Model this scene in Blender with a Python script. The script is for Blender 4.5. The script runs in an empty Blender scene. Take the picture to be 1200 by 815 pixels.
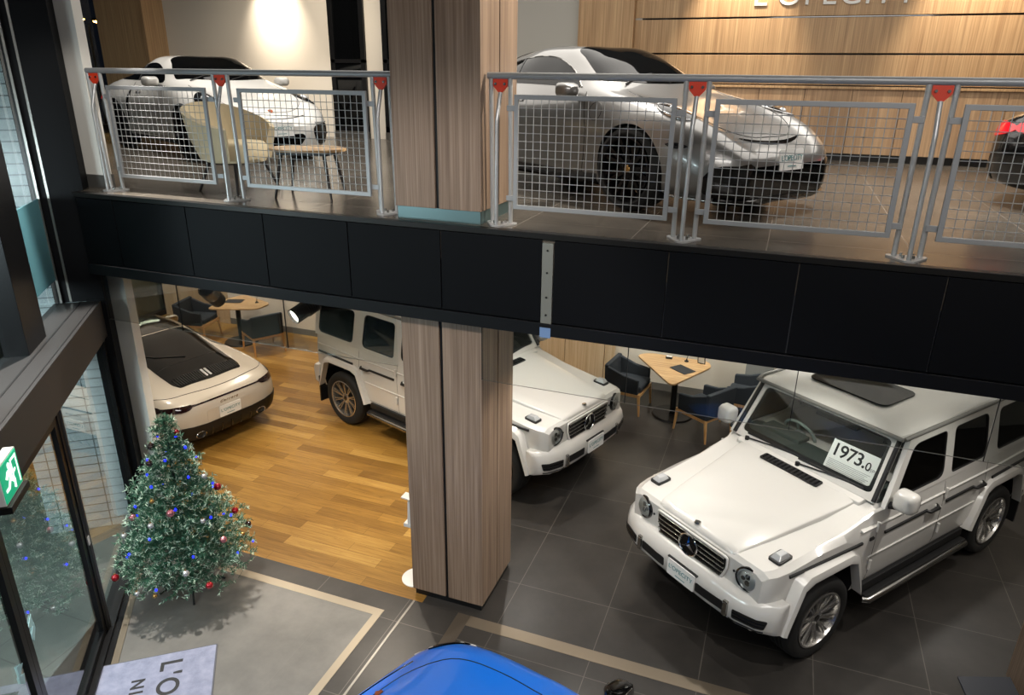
import bpy, bmesh, math, random
from mathutils import Vector, Matrix
from mathutils.bvhtree import BVHTree
from mathutils.geometry import tessellate_polygon, delaunay_2d_cdt
random.seed(7)
PI = math.pi
SC = bpy.context.scene
COL = SC.collection
U = 3.721          # level of the upper floor
# ------------------------------------------------------------------ materials
def lin(c):
    return tuple((v/12.92 if v <= .04045 else ((v+.055)/1.055)**2.4) for v in c)
def rgb(h):
    h = h.lstrip('#')
    return lin(tuple(int(h[i:i+2], 16)/255 for i in (0, 2, 4))) + (1,)
def mat(name, col, rough=.5, metal=0., coat=0., emit=None, estr=0., spec=.5):
    m = bpy.data.materials.new(name); m.use_nodes = True
    b = m.node_tree.nodes['Principled BSDF']
    b.inputs['Base Color'].default_value = rgb(col) if isinstance(col, str) else col
    b.inputs['Roughness'].default_value = rough
    b.inputs['Metallic'].default_value = metal
    b.inputs['Coat Weight'].default_value = coat
    b.inputs['Coat Roughness'].default_value = .04
    b.inputs['Specular IOR Level'].default_value = spec
    if emit:
        b.inputs['Emission Color'].default_value = rgb(emit); b.inputs['Emission Strength'].default_value = estr
    return m
def nodes(m): return m.node_tree.nodes, m.node_tree.links, m.node_tree.nodes['Principled BSDF']
def coords(n, l, scale=(1, 1, 1), loc=(0, 0, 0), rot=(0, 0, 0)):
    t = n.new('ShaderNodeTexCoord'); mp = n.new('ShaderNodeMapping')
    mp.inputs['Scale'].default_value = scale; mp.inputs['Location'].default_value = loc; mp.inputs['Rotation'].default_value = rot
    l.new(t.outputs['Object'], mp.inputs['Vector']); return mp
def noise(n, l, src, scale, detail=4, rough=.6):
    z = n.new('ShaderNodeTexNoise'); z.inputs['Scale'].default_value = scale
    z.inputs['Detail'].default_value = detail; z.inputs['Roughness'].default_value = rough
    l.new(src.outputs[0], z.inputs['Vector']); return z
def ramp(n, l, src, stops):
    r = n.new('ShaderNodeValToRGB'); e = r.color_ramp.elements
    while len(e) < len(stops): e.new(.5)
    for k, (p, c) in enumerate(stops):
        e[k].position = p; e[k].color = rgb(c) if isinstance(c, str) else (c, c, c, 1)
    l.new(src, r.inputs['Fac']); return r
def mixc(n, l, a, b, fac, mode='MIX'):
    x = n.new('ShaderNodeMix'); x.data_type = 'RGBA'; x.blend_type = mode
    if isinstance(fac, float): x.inputs[0].default_value = fac
    else: l.new(fac, x.inputs[0])
    for s, i in ((a, 6), (b, 7)):
        if isinstance(s, str): x.inputs[i].default_value = rgb(s)
        else: l.new(s, x.inputs[i])
    return x.outputs[2]
def bump(n, l, b, h, strength, dist=.005):
    u = n.new('ShaderNodeBump'); u.inputs['Strength'].default_value = strength; u.inputs['Distance'].default_value = dist
    l.new(h, u.inputs['Height']); l.new(u.outputs[0], b.inputs['Normal'])
def tilemat(name, c1, c2, grout, w, h, loc, rough=.35, mortar=.004, rot=(0, 0, 0), offset=0., nscale=3., bstr=.15):
    m = mat(name, c1, rough); n, l, b = nodes(m)
    mp = coords(n, l, loc=loc, rot=rot)
    br = n.new('ShaderNodeTexBrick'); br.offset = offset; br.squash = 1
    br.inputs['Scale'].default_value = 1; br.inputs['Brick Width'].default_value = w; br.inputs['Row Height'].default_value = h
    br.inputs['Mortar Size'].default_value = mortar; br.inputs['Mortar Smooth'].default_value = .1
    br.inputs['Color1'].default_value = (.45, .45, .45, 1); br.inputs['Color2'].default_value = (.62, .62, .62, 1)
    l.new(mp.outputs[0], br.inputs['Vector'])
    ns = noise(n, l, mp, nscale, 6, .65)
    c = ramp(n, l, ns.outputs[0], [(.3, c1), (.7, c2)])
    v = mixc(n, l, c.outputs[0], br.outputs['Color'], .35, 'SOFT_LIGHT')
    l.new(mixc(n, l, v, grout, br.outputs['Fac']), b.inputs['Base Color'])
    ns2 = noise(n, l, mp, nscale*14, 4, .6)
    rr = ramp(n, l, ns2.outputs[0], [(.25, max(rough-.03, .03)), (.75, rough+.04)])
    l.new(rr.outputs[0], b.inputs['Roughness'])
    bump(n, l, b, ns2.outputs[0], bstr, .003)
    return m
def woodmat(name, c1, c2, c3, axis='z', rough=.45, fine=60, long=1.2):
    m = mat(name, c1, rough); n, l, b = nodes(m)
    sc = {'z': (fine, fine, long), 'x': (long, fine, fine), 'y': (fine, long, fine)}[axis]
    mp = coords(n, l, sc); ns = noise(n, l, mp, 1., 4, .6)
    sc2 = tuple(v*.14 if v > 5 else v*.5 for v in sc)
    mp2 = coords(n, l, sc2, loc=(3, 5, 1)); n2 = noise(n, l, mp2, 1., 2, .5)
    c = ramp(n, l, ns.outputs[0], [(.3, c1), (.5, c2), (.72, c3)])
    d = ramp(n, l, n2.outputs[0], [(.3, .36), (.7, .64)])
    l.new(mixc(n, l, c.outputs[0], d.outputs[0], .7, 'SOFT_LIGHT'), b.inputs['Base Color'])
    return m
def plankmat(name):
    m = mat(name, '#b98a45', .33); n, l, b = nodes(m)
    mp = coords(n, l)
    br = n.new('ShaderNodeTexBrick'); br.offset = .37; br.offset_frequency = 2
    br.inputs['Scale'].default_value = 1; br.inputs['Brick Width'].default_value = 1.15; br.inputs['Row Height'].default_value = .15
    br.inputs['Mortar Size'].default_value = .0012; br.inputs['Bias'].default_value = 0
    br.inputs['Color1'].default_value = (0, 0, 0, 1); br.inputs['Color2'].default_value = (1, 1, 1, 1)
    l.new(mp.outputs[0], br.inputs['Vector'])
    tone = ramp(n, l, br.outputs['Color'], [(0., '#7d5a27'), (.35, '#8f692f'), (.7, '#9f7839'), (1., '#b08a48')])
    mp2 = coords(n, l, (1.4, 30, 1)); g = noise(n, l, mp2, 1.6, 5, .65)
    gr = ramp(n, l, g.outputs[0], [(.28, .2), (.72, .74)])
    v = mixc(n, l, tone.outputs[0], gr.outputs[0], .75, 'SOFT_LIGHT')
    mp3 = coords(n, l, (2.2, 9, 1)); k = noise(n, l, mp3, 2.3, 3, .5)
    kr = ramp(n, l, k.outputs[0], [(.66, 1.), (.74, 0.)])
    v2 = mixc(n, l, v, '#6b4a1e', .0)
    x = n.new('ShaderNodeMix'); x.data_type = 'RGBA'; l.new(k.outputs[0], x.inputs[0])
    kk = ramp(n, l, k.outputs[0], [(.62, 0.), (.8, .55)])
    v2 = mixc(n, l, v, '#5f4119', kk.outputs[0])
    l.new(mixc(n, l, v2, '#4a3114', br.outputs['Fac']), b.inputs['Base Color'])
    return m
def glassmat(name, tint, refl=1., rough=0.):
    """thin pane: tinted transparency with a Fresnel reflection on top"""
    m = bpy.data.materials.new(name); m.use_nodes = True
    n = m.node_tree.nodes; l = m.node_tree.links; n.remove(n['Principled BSDF'])
    out = n['Material Output']; t = n.new('ShaderNodeBsdfTransparent'); g = n.new('ShaderNodeBsdfGlossy')
    t.inputs[0].default_value = rgb(tint); g.inputs['Roughness'].default_value = rough
    f = n.new('ShaderNodeFresnel'); f.inputs[0].default_value = 1.5
    mm = n.new('ShaderNodeMath'); mm.operation = 'MULTIPLY'; mm.inputs[1].default_value = refl
    x = n.new('ShaderNodeMixShader'); l.new(f.outputs[0], mm.inputs[0]); l.new(mm.outputs[0], x.inputs[0])
    l.new(t.outputs[0], x.inputs[1]); l.new(g.outputs[0], x.inputs[2]); l.new(x.outputs[0], out.inputs[0])
    return m
# ------------------------------------------------------------------ mesh helpers
def V(*a): return Vector(a)
def box(bm, c, s, rot=None):
    r = bmesh.ops.create_cube(bm, size=1)
    M = Matrix.Translation(c) @ (rot.to_4x4() if rot else Matrix.Identity(4)) @ Matrix.Diagonal((s[0], s[1], s[2], 1))
    bmesh.ops.transform(bm, matrix=M, verts=r['verts']); return r['verts']
def bx(bm, x0, x1, y0, y1, z0, z1): return box(bm, ((x0+x1)/2, (y0+y1)/2, (z0+z1)/2), (abs(x1-x0), abs(y1-y0), abs(z1-z0)))
def frame_of(d):
    d = d.normalized(); a = V(0, 0, 1) if abs(d.z) < .95 else V(1, 0, 0)
    x = d.cross(a).normalized(); return x, d.cross(x)
def cyl(bm, p0, p1, r0, r1=None, seg=16, cap=True):
    p0 = Vector(p0); p1 = Vector(p1); r1 = r0 if r1 is None else r1
    x, y = frame_of(p1-p0)
    A = [bm.verts.new(p0+(x*math.cos(2*PI*k/seg)+y*math.sin(2*PI*k/seg))*r0) for k in range(seg)]
    B = [bm.verts.new(p1+(x*math.cos(2*PI*k/seg)+y*math.sin(2*PI*k/seg))*r1) for k in range(seg)]
    for k in range(seg): bm.faces.new((A[k], A[(k+1) % seg], B[(k+1) % seg], B[k]))
    if cap: bm.faces.new(A[::-1]); bm.faces.new(B)
def tube(bm, pts, r, seg=10, cap=True):
    pts = [Vector(p) for p in pts]; rings = []
    x = None
    for i, p in enumerate(pts):
        d = (pts[min(i+1, len(pts)-1)]-pts[max(i-1, 0)]).normalized()
        if x is None: x, y = frame_of(d)
        else:
            x = (x-d*x.dot(d)).normalized(); y = d.cross(x)
        rr = r[i] if isinstance(r, (list, tuple)) else r
        rings.append([bm.verts.new(p+(x*math.cos(2*PI*k/seg)+y*math.sin(2*PI*k/seg))*rr) for k in range(seg)])
    for a, b in zip(rings, rings[1:]):
        for k in range(seg): bm.faces.new((a[k], a[(k+1) % seg], b[(k+1) % seg], b[k]))
    if cap: bm.faces.new(rings[0][::-1]); bm.faces.new(rings[-1])
def lathe(bm, prof, M=None, seg=40, closed=False):
    """profile of (radius, height) revolved about local z, then moved by M"""
    M = M or Matrix.Identity(4); rings = []
    for r, z in prof:
        if r < 1e-5: rings.append([bm.verts.new(M @ V(0, 0, z))])
        else: rings.append([bm.verts.new(M @ V(r*math.cos(2*PI*k/seg), r*math.sin(2*PI*k/seg), z)) for k in range(seg)])
    prs = list(zip(rings, rings[1:]))
    if closed: prs.append((rings[-1], rings[0]))
    for a, b in prs:
        for k in range(seg):
            k2 = (k+1) % seg
            if len(a) == 1 and len(b) == 1: continue
            if len(a) == 1: bm.faces.new((a[0], b[k2], b[k]))
            elif len(b) == 1: bm.faces.new((a[k], a[k2], b[0]))
            else: bm.faces.new((a[k], a[k2], b[k2], b[k]))
def plate(bm, outer, fn, d0, d1, holes=()):
    """flat shape with holes; fn(u, v, d) -> point; thickness from d0 to d1"""
    loops = [list(outer)]+[list(h) for h in holes]
    tri = tessellate_polygon([[V(p[0], p[1], 0) for p in L] for L in loops])
    flat = [p for L in loops for p in L]
    A = [bm.verts.new(fn(p[0], p[1], d0)) for p in flat]; B = [bm.verts.new(fn(p[0], p[1], d1)) for p in flat]
    for t in tri:
        try: bm.faces.new([A[i] for i in t]); bm.faces.new([B[i] for i in t][::-1])
        except ValueError: pass
    k = 0
    for L in loops:
        m = len(L)
        for i in range(m):
            a, b = k+i, k+(i+1) % m
            bm.faces.new((A[a], A[b], B[b], B[a]))
        k += m
def rrect(x0, x1, y0, y1, r, n=5):
    out = []
    for cx, cy, a0 in ((x1-r, y1-r, 0), (x0+r, y1-r, PI/2), (x0+r, y0+r, PI), (x1-r, y0+r, 1.5*PI)):
        for k in range(n+1):
            a = a0+PI/2*k/n; out.append((cx+r*math.cos(a), cy+r*math.sin(a)))
    return out
def rpoly(pts, r, n=5):
    """polygon with rounded corners"""
    out = []; m = len(pts)
    rs = r if isinstance(r, (list, tuple)) else [r]*m
    for i in range(m):
        p = Vector(pts[i]); a = (Vector(pts[i-1])-p); b = (Vector(pts[(i+1) % m])-p)
        q = min(rs[i], a.length*.45, b.length*.45)
        s, e = p+a.normalized()*q, p+b.normalized()*q
        for k in range(n+1):
            t = k/n; out.append(tuple((s*(1-t)**2+p*2*t*(1-t)+e*t*t)))
    return out
def circ(cx, cy, r, n=24): return [(cx+r*math.cos(2*PI*k/n), cy+r*math.sin(2*PI*k/n)) for k in range(n)]
def obj(name, bm, m, parent=None, bev=0., smooth=None, seg=2, kind=None, label=None):
    if isinstance(bm, bpy.types.Mesh): me = bm
    else:
        bmesh.ops.recalc_face_normals(bm, faces=bm.faces)
        me = bpy.data.meshes.new(name); bm.to_mesh(me); bm.free()
    if m is not None and not me.materials:
        for q in (m if isinstance(m, (list, tuple)) else [m]): me.materials.append(q)
    if smooth is not None:
        me.polygons.foreach_set('use_smooth', [True]*len(me.polygons))
        if smooth < 180: me.set_sharp_from_angle(angle=math.radians(smooth))
    o = bpy.data.objects.new(name, me); COL.objects.link(o)
    if parent: o.parent = parent
    if bev:
        b = o.modifiers.new('bevel', 'BEVEL'); b.width = bev; b.segments = seg; b.limit_method = 'ANGLE'; b.angle_limit = math.radians(40)
        if smooth is None:
            me.polygons.foreach_set('use_smooth', [True]*len(me.polygons)); b.harden_normals = True
    if kind: o['kind'] = kind
    if label: o['label'] = label
    return o
def thing(name, label, cat, loc=(0, 0, 0), rz=0., group=None):
    o = bpy.data.objects.new(name, None); COL.objects.link(o); o.empty_display_size = .2
    o.location = loc; o.rotation_euler = (0, 0, rz); return tag(o, label, cat, group)
def tag(o, label, cat, group=None):
    o['label'] = label; o['category'] = cat
    if group: o['group'] = group
    return o
def struct(name, bm, m, bev=0., parent=None, smooth=None):
    return obj(name, bm, m, parent, bev, smooth, kind='structure' if parent is None else None)
def copy_tree(o, parent=None):
    c = o.copy(); COL.objects.link(c)
    if parent: c.parent = parent
    for ch in [k for k in COL.objects if k.parent == o]: copy_tree(ch, c)
    return c
NB = bmesh.new
def text_mesh(s, size, depth=.002, align='CENTER', shear=0., spacing=1., bold=0.):
    c = bpy.data.curves.new('lettering', 'FONT'); c.body = s; c.size = size; c.extrude = depth
    c.align_x = align; c.align_y = 'CENTER'; c.shear = shear; c.space_character = spacing; c.offset = bold
    o = bpy.data.objects.new('lettering', c); COL.objects.link(o)
    dg = bpy.context.evaluated_depsgraph_get(); dg.update()
    me = bpy.data.meshes.new_from_object(o.evaluated_get(dg)); bpy.data.objects.remove(o); bpy.data.curves.remove(c)
    me.materials.clear(); return me
def text(name, s, size, m, M, parent=None, **k):
    me = text_mesh(s, size, **k); me.transform(M); me.materials.append(m)
    o = bpy.data.objects.new(name, me); COL.objects.link(o)
    if parent: o.parent = parent
    return o
def axes(o, x, y, z=None):
    x = Vector(x).normalized(); y = Vector(y).normalized(); z = x.cross(y)
    return Matrix(((x.x, y.x, z.x, o[0]), (x.y, y.y, z.y, o[1]), (x.z, y.z, z.z, o[2]), (0, 0, 0, 1)))
M = {}
M['tile'] = tilemat('dark_floor_tile', '#2a2826', '#373431', '#5c5852', .92, .925, (1.04, -5.57, 0), .32, .0035, bstr=.03)
M['tile_up'] = tilemat('upper_floor_tile', '#4a453f', '#5c564e', '#8a837a', .92, .92, (1.9, -6.3, 0), .22, .003, rot=(0, 0, 0), nscale=4., bstr=.06)
M['slate'] = tilemat('entrance_slate', '#55534f', '#6b6863', '#67645f', 1.6, 1.6, (.3, .2, 0), .4, .0015, nscale=2.2)
M['pave'] = tilemat('pavement', '#5d635e', '#6f746d', '#4a4e4a', .6, .6, (0, 0, 0), .6, .005)
M['plank'] = plankmat('oak_planks')
M['walnut'] = woodmat('grey_walnut_veneer', '#6f5b4c', '#84705f', '#9a8674', 'z', .5, 70, .9)
M['oak_v'] = woodmat('oak_veneer', '#9a7a58', '#b39068', '#c8a67c', 'z', .45, 60, 1.)
M['oak_leg'] = woodmat('oak_leg', '#b98750', '#cfa067', '#ddb37c', 'z', .45, 60, 3.)
M['oak_top'] = woodmat('oak_table_top', '#a07f5a', '#c09a6c', '#d8b98c', 'x', .4, 40, 2.)
M['beige'] = mat('beige_wall', '#e0d7c8', .8)
M['pale_oak'] = woodmat('pale_oak_veneer', '#bfa27c', '#d0b591', '#dfc8a8', 'z', .5, 50, .8)
M['grey_wall'] = mat('grey_wall', '#b6b3ab', .8)
M['white_wall'] = mat('white_pillar_paint', '#dddbd4', .7)
M['ceil'] = mat('ceiling_paint', '#e4e0d8', .9)
M['fascia'] = mat('black_fascia_panel', '#050609', .6, spec=.15)
M['gap'] = mat('shut_line_grey', '#55534f', .7)
M['band'] = mat('black_pelmet', '#06070a', .5, spec=.3)
M['black'] = mat('black_paint', '#08090b', .45)
M['dark_metal'] = mat('dark_bronze_metal', '#232221', .4, .6)
M['beam'] = mat('grey_beam_metal', '#2b2a2a', .5, .2)
M['frame'] = mat('door_frame_metal', '#1b1b1c', .35, .5)
M['alu'] = mat('aluminium_edge', '#8f8d88', .35, .9)
M['steel_strip'] = mat('brushed_steel_strip', '#9a907f', .35, .6)
M['rail'] = mat('grey_rail_paint', '#9a9c9e', .42, .3)
M['chrome'] = mat('chrome', '#d6d6d6', .08, 1.)
M['sat_chrome'] = mat('satin_chrome', '#aaa9a6', .25, 1.)
M['orange'] = mat('orange_red_bracket', '#d1391b', .45)
M['strip_dark'] = mat('worn_steel_strip', '#877c6c', .38, .75)
M['kick'] = mat('steel_kick_plate', '#6c8486', .3, .7)
M['white_car'] = mat('white_car_paint', '#d0cec9', .28, 0, 1.)
M['cream_car'] = mat('pearl_white_car_paint', '#c3bbae', .25, 0, 1.)
M['silver_car'] = mat('silver_car_paint', '#8e8d8b', .34, .8, 1.)
M['post'] = mat('satin_grey_post', '#b4b5b5', .38, .45)
M['blue_car'] = mat('blue_car_paint', '#0a7cf7', .3, 0, .5)
M['black_car'] = mat('black_car_paint', '#0b0b0c', .2, 0, 1.)
M['gloss_black'] = mat('gloss_black', '#070708', .1, 0, .5)
M['plastic'] = mat('black_plastic', '#151516', .5)
M['rubber'] = mat('tyre_rubber', '#131312', .75)
M['rim_silver'] = mat('silver_alloy', '#b9b7b3', .25, .9)
M['rim_black'] = mat('black_alloy', '#17171a', .25, .6)
M['car_glass'] = mat('dark_car_glass', '#08090a', .03, 0, 0., spec=.32)
M['tint'] = glassmat('tinted_pane', '#a0a5a2', 1.1)
M['screen'] = glassmat('windscreen_pane', '#f9fbfa', .9)
M['lens'] = mat('clear_lamp_lens', '#c9ccce', .06, .3, 1.)
M['lamp_dark'] = mat('smoked_lamp_lens', '#15171a', .06, 0, .5)
M['red_lens'] = mat('red_lamp_lens', '#b01420', .1, 0, 1., '#ff2030', .25)
M['smoke_red'] = mat('dark_red_lamp_lens', '#1a0507', .08, 0, 1.)
M['pane'] = glassmat('clear_pane', '#eff4f2', .4)
M['pane_green'] = glassmat('smoke_barrier_pane', '#fbfdfc', .45)
M['frost'] = mat('teal_frosted_film', '#568c97', .6)
M['white'] = mat('white_enamel', '#e8e8e4', .4)
M['card'] = mat('white_card', '#f1f1ee', .6)
M['ink'] = mat('black_ink', '#101114', .6)
M['grey_ink'] = mat('grey_ink', '#9a9a9a', .6)
M['teal_ink'] = mat('teal_ink', '#4d8a8f', .5)
M['fabric'] = mat('charcoal_upholstery', '#262c33', .8)
M['cream_fabric'] = mat('cream_upholstery', '#cdbf9f', .8)
M['dark_leg'] = mat('dark_wood_leg', '#1d1613', .45)
M['matgrey'] = mat('pale_grey_mat', '#a6a9bb', .95)
M['mat_edge'] = mat('mat_rubber_edge', '#55565c', .9)
M['exit_green'] = mat('exit_green', '#10a878', .5, emit='#10b080', estr=.55)
M['exit_white'] = mat('exit_white', '#eefaf3', .5, emit='#f0fff6', estr=.9)
M['lamp_face'] = mat('lit_lamp_face', '#ffffff', .4, emit='#fff4e0', estr=14.)
M['sticker'] = mat('pale_blue_sticker', '#b7dfe0', .6)
M['seat'] = mat('dark_grey_leather', '#2a2c2d', .5)
M['dash'] = mat('dashboard_vinyl', '#454d4a', .55)
M['tilewall'] = tilemat('white_wall_tiles', '#8d999b', '#a3aeae', '#4a5557', .24, .1, (0, 0, 0), .3, .006, rot=(PI/2, 0, 0))
M['blue_tape'] = mat('blue_tape', '#6a86ad', .6)
M['foliage'] = mat('fir_green', '#32634a', .6)
M['foliage_tip'] = mat('frosted_fir_tips', '#b3cbb6', .7)
M['red_ball'] = mat('red_bauble', '#9c1420', .15, .4, 1.)
M['pink_ball'] = mat('rose_bauble', '#b9727a', .15, .6, 1.)
M['white_ball'] = mat('silver_bauble', '#cfcfcf', .15, .6, 1.)
M['brown_ball'] = mat('dark_bauble', '#3a2524', .12, .6, 1.)
M['gold_ball'] = mat('gold_bauble', '#b08a4a', .2, .8, 1.)
M['led'] = mat('blue_light_bulb', '#2030ff', .4, emit='#0f18ff', estr=5.)
# ================================================================== SETTING
def slab(name, x0, x1, y0, y1, z0, z1, m, bev=0.): b = NB(); bx(b, x0, x1, y0, y1, z0, z1); return struct(name, b, m, bev)
def poly_slab(name, pts, z0, z1, m):
    b = NB(); plate(b, pts, lambda u, v, d: V(u, v, d), z0, z1); return struct(name, b, m)
FO = V(-5.68, 4.19, 0); FD = V(-.6135, .7897, 0).normalized(); FN = V(-FD.y, FD.x, 0)   # entrance front: along, outward
def fac(t, o, z): return FO+FD*t+FN*o+V(0, 0, z)
def fbox(b, t0, t1, o0, o1, z0, z1):
    vs = bmesh.ops.create_cube(b, size=1)['verts']
    for v in vs:
        c = v.co.copy(); v.co = fac(t0+(t1-t0)*(c.x+.5), o0+(o1-o0)*(c.y+.5), z0+(z1-z0)*(c.z+.5))
# floors
poly_slab('floor', [(-2.24, -3), (7, -3), (7, 11), (-2.75, 11), (-2.75, 4.965), (-2.24, 4.965)], -.12, 0, M['tile'])
poly_slab('floor_wood', [(-11.98, 5.0), (-6.5, 5.0), (-6.2, 4.965), (-2.75, 4.965), (-2.75, 11), (-11.98, 11)], -.12, 0, M['plank'])
A0 = fac(1.05, 0, 0); A1 = fac(-8., 0, 0)
poly_slab('floor_border', [(A0.x, A0.y), (-6.2, 4.965), (-2.36, 4.965), (-2.36, -3), (A1.x+.01, -3), (A1.x, A1.y)], -.13, -.001, M['tile'])
P0 = fac(.35, -.13, 0); P1 = fac(-8., -.13, 0)
poly_slab('floor_entrance', [(P0.x+.28, 4.645), (-3.11, 4.645), (-3.11, -3), (P1.x, -3), (P1.x, P1.y), (P0.x, P0.y)], -.1, .001, M['slate'])
b = NB(); bx(b, -4.95, -3.035, 4.645, 4.735, -.05, .003); bx(b, -3.11, -3.035, -3, 4.645, -.05, .003); struct('trim_1', b, M['steel_strip'])
b = NB(); bx(b, -2.845, -2.825, -3, 4.965, -.05, .002); struct('trim_2', b, M['alu'])
b = NB(); bx(b, -2.365, -2.235, -3, 4.965, -.05, .002); struct('trim_3', b, mat('bronze_strip', '#6d6459', .35, .7))
b = NB(); bx(b, -2.235, 7, 4.835, 4.965, -.05, .003); struct('trim_4', b, M['strip_dark'])
# mezzanine: slab, ceiling below, fascia panels, pelmet band
poly_slab('floor_upper', [(-12.6, 5.4), (-6.6, 5.4), (-6.25, 4.96), (7, 4.96), (7, 11.6), (-12.6, 11.6)], 3.45, U, M['tile_up'])
poly_slab('ceiling_lower', [(-12.6, 5.5), (-6.6, 5.5), (-6.2, 5.1), (7, 5.1), (7, 11), (-12.6, 11)], 2.98, 3.1, M['ceil'])
jx = [-6.29, -5.83, -4.97, -4.13, -3.29, -2.45, -1.615]
jx2 = [-1.525, -.69, .16, 1.02, 1.87, 2.72, 3.57, 4.42, 5.27, 6.12, 7.]
b = NB()
for q in (jx, jx2):
    for a, c in zip(q, q[1:]): bx(b, a+.004, c-.004, 4.945, 4.975, 3.04, 3.675)
struct('trim_5', b, M['fascia'], .003)
b = NB(); bx(b, -6.30, 7, 4.93, 5.0, 3.682, U+.004); struct('trim_6', b, M['dark_metal'], .003)
b = NB(); bx(b, -6.29, 7, 4.932, 5.12, 2.93, 3.033); bx(b, -6.29, 7, 4.975, 5.12, 3.03, 3.7); struct('trim_7', b, M['band'], .003)
b = NB(); bx(b, -1.613, -1.527, 4.938, 4.98, 2.99, 3.655)
q8 = b; b = NB(); bx(b, -6.28, 7, 4.968, 4.98, 3.035, 3.68); struct('trim_19', b, mat('fascia_joint', '#3c3f45', .6)); b = q8
s = struct('trim_8', b, mat('raw_steel_cover', '#8b8b83', .45, .5), .002)
b = NB(); bx(b, -1.613, -1.527, 4.928, 4.94, 2.92, 3.0); obj('tape', b, M['blue_tape'], s, label='blue tape end')
b = NB()
for z in (3.1, 3.24, 3.43, 3.6): cyl(b, (-1.57, 4.932, z), (-1.57, 4.94, z), .008, seg=8)
obj('screw', b, M['dark_metal'], s)
# wood clad columns carrying the mezzanine
def column(x0, name, y1=5.80):
    x1 = x0+.74; y0 = 5.05
    b = NB()
    for z0, z1 in ((.07, 3.2), (U+.1, 7.)):
        for a, c in ((x0, x0+.353), (x0+.383, x1)):
            bx(b, a, c, y0, y0+.03, z0, z1); bx(b, a, c, y1-.03, y1, z0, z1)
        for a, c in ((y0+.031, y0+.36), (y0+.38, y1-.031)):
            bx(b, x0, x0+.03, a, c, z0, z1); bx(b, x1-.03, x1, a, c, z0, z1)
    o = struct(name, b, M['walnut'], .003)
    b = NB(); bx(b, x0+.02, x1-.02, y0+.02, y1-.02, -.02, 7.); obj('core', b, M['black'], o)
    b = NB(); bx(b, x0+.012, x1-.012, y0+.012, y1-.012, U-.01, U+.1); obj('kick_plate', b, M['kick'], o, label='steel kick plate')
column(-2.89, 'wall_column'); column(2.33, 'wall_column.001', 5.92)
# back walls below
b = NB(); bx(b, -11.9, 7, 10.93, 11.1, 0, 3.0); struct('wall_back', b, M['beige'])
def panels(name, xs, y0, y1, z0, z1, m, gap=.004):
    b = NB()
    for a, c in zip(xs, xs[1:]): bx(b, a+gap, c-gap, y0, y1, z0, z1)
    return struct(name, b, m, .002)
panels('trim_9', [-11.86, -11.4, -10.45, -10.2], 10.89, 10.93, 0, 2.98, M['pale_oak'])
panels('trim_10', [-7.6, -6.7, -5.8, -4.9, -4.0, -3.1, -2.42, -2.25], 10.86, 10.93, 0, 2.98, M['pale_oak'])
b = NB(); bx(b, -10.2, -7.6, 10.915, 10.93, 0, .12); bx(b, -2.25, 7, 10.915, 10.93, 0, .12); struct('baseboard_back', b, mat('grey_baseboard', '#6e6a64', .6))
b = NB(); bx(b, -.18, .22, 10.6, 10.93, 0, 2.98); struct('trim_11', b, mat('grey_pier', '#8d8d8a', .7), .004)
b = NB(); bx(b, -2.52, -2.38, 10.852, 10.862, .9, 1.02); bx(b, -2.5, -2.4, 10.852, 10.862, .5, .66)
# side and outer walls
b = NB(); bx(b, 7, 7.2, -3, 11.6, -.1, 7.2); struct('wall_right', b, M['grey_wall'])
b = NB(); bx(b, fac(-8, 0, 0).x, 7.2, -3.2, -3, -.1, 7.2); struct('wall_front', b, M['grey_wall'])
b = NB(); bx(b, -12.7, 7.2, -3.2, 11.7, 7.0, 7.2); struct('ceiling', b, mat('dark_ceiling', '#3a3835', .9))
# upper back wall
YB = 11.5
b = NB(); bx(b, -11.4, -3.3, YB, YB+.15, U, 7); o = struct('wall_upper', b, M['beige'])
b = NB(); bx(b, -4.33, -2.3, YB-.02, YB+.15, U, 7); struct('wall_upper.001', b, M['grey_wall'])
b = NB(); bx(b, -3.24, -2.4, YB-.14, YB+.1, U, 7); struct('trim_12', b, M['oak_v'], .003)
b = NB()
zs = [4.72, 5.13, 5.60, 6.07, 6.54, 7.0]
for a, c in zip(zs, zs[1:]): bx(b, -2.4, 7, YB-.03, YB+.02, a+.012, c-.012)
struct('trim_13', b, M['oak_v'], .003)
b = NB(); bx(b, -2.4, 7, YB, YB+.12, U, 7); struct('wall_upper.002', b, M['dark_metal'])
b = NB()
for z in zs[1:-1]: bx(b, -2.4, 7, YB-.012, YB+.01, z-.006, z+.006)
struct('trim_14', b, M['gloss_black'])
xs = [-2.4+.62*k for k in range(16)]
b = NB()
for a, c in zip(xs, xs[1:]): bx(b, a+.003, c-.003, YB-.03, YB+.02, U+.1, 4.68)
struct('trim_15', b, woodmat('pale_oak_panel', '#93755a', '#ab8b6a', '#c1a27f', 'z', .5, 40, .8), .002)
b = NB(); bx(b, -2.4, 7, YB-.06, YB+.02, 4.68, 4.715); struct('trim_16', b, M['oak_v'], .004)
b = NB(); bx(b, -2.4, 7, YB-.035, YB, U, U+.1); struct('baseboard_upper', b, M['dark_metal'])
# black framed doors of the upper back wall
def frame_door(name, x0, x1):
    b = NB()
    bx(b, x0, x0+.09, YB-.05, YB, U, 7); bx(b, x1-.09, x1, YB-.05, YB, U, 7)
    bx(b, x0, x1, YB-.05, YB, U+.12, U+.22); bx(b, x0, x1, YB-.05, YB, U+1.25, U+1.31)
    o = struct(name, b, M['frame'], .003)
    b = NB(); bx(b, x0+.09, x1-.09, YB-.025, YB-.01, U+.22, 7); obj('glass', b, M['car_glass'], o)
    b = NB(); bx(b, x0, x1, YB-.06, YB-.001, U, U+.12); obj('sill', b, M['alu'], o)
frame_door('door_1', -7.72, -7.02); frame_door('door_2', -6.68, -5.6)
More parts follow.
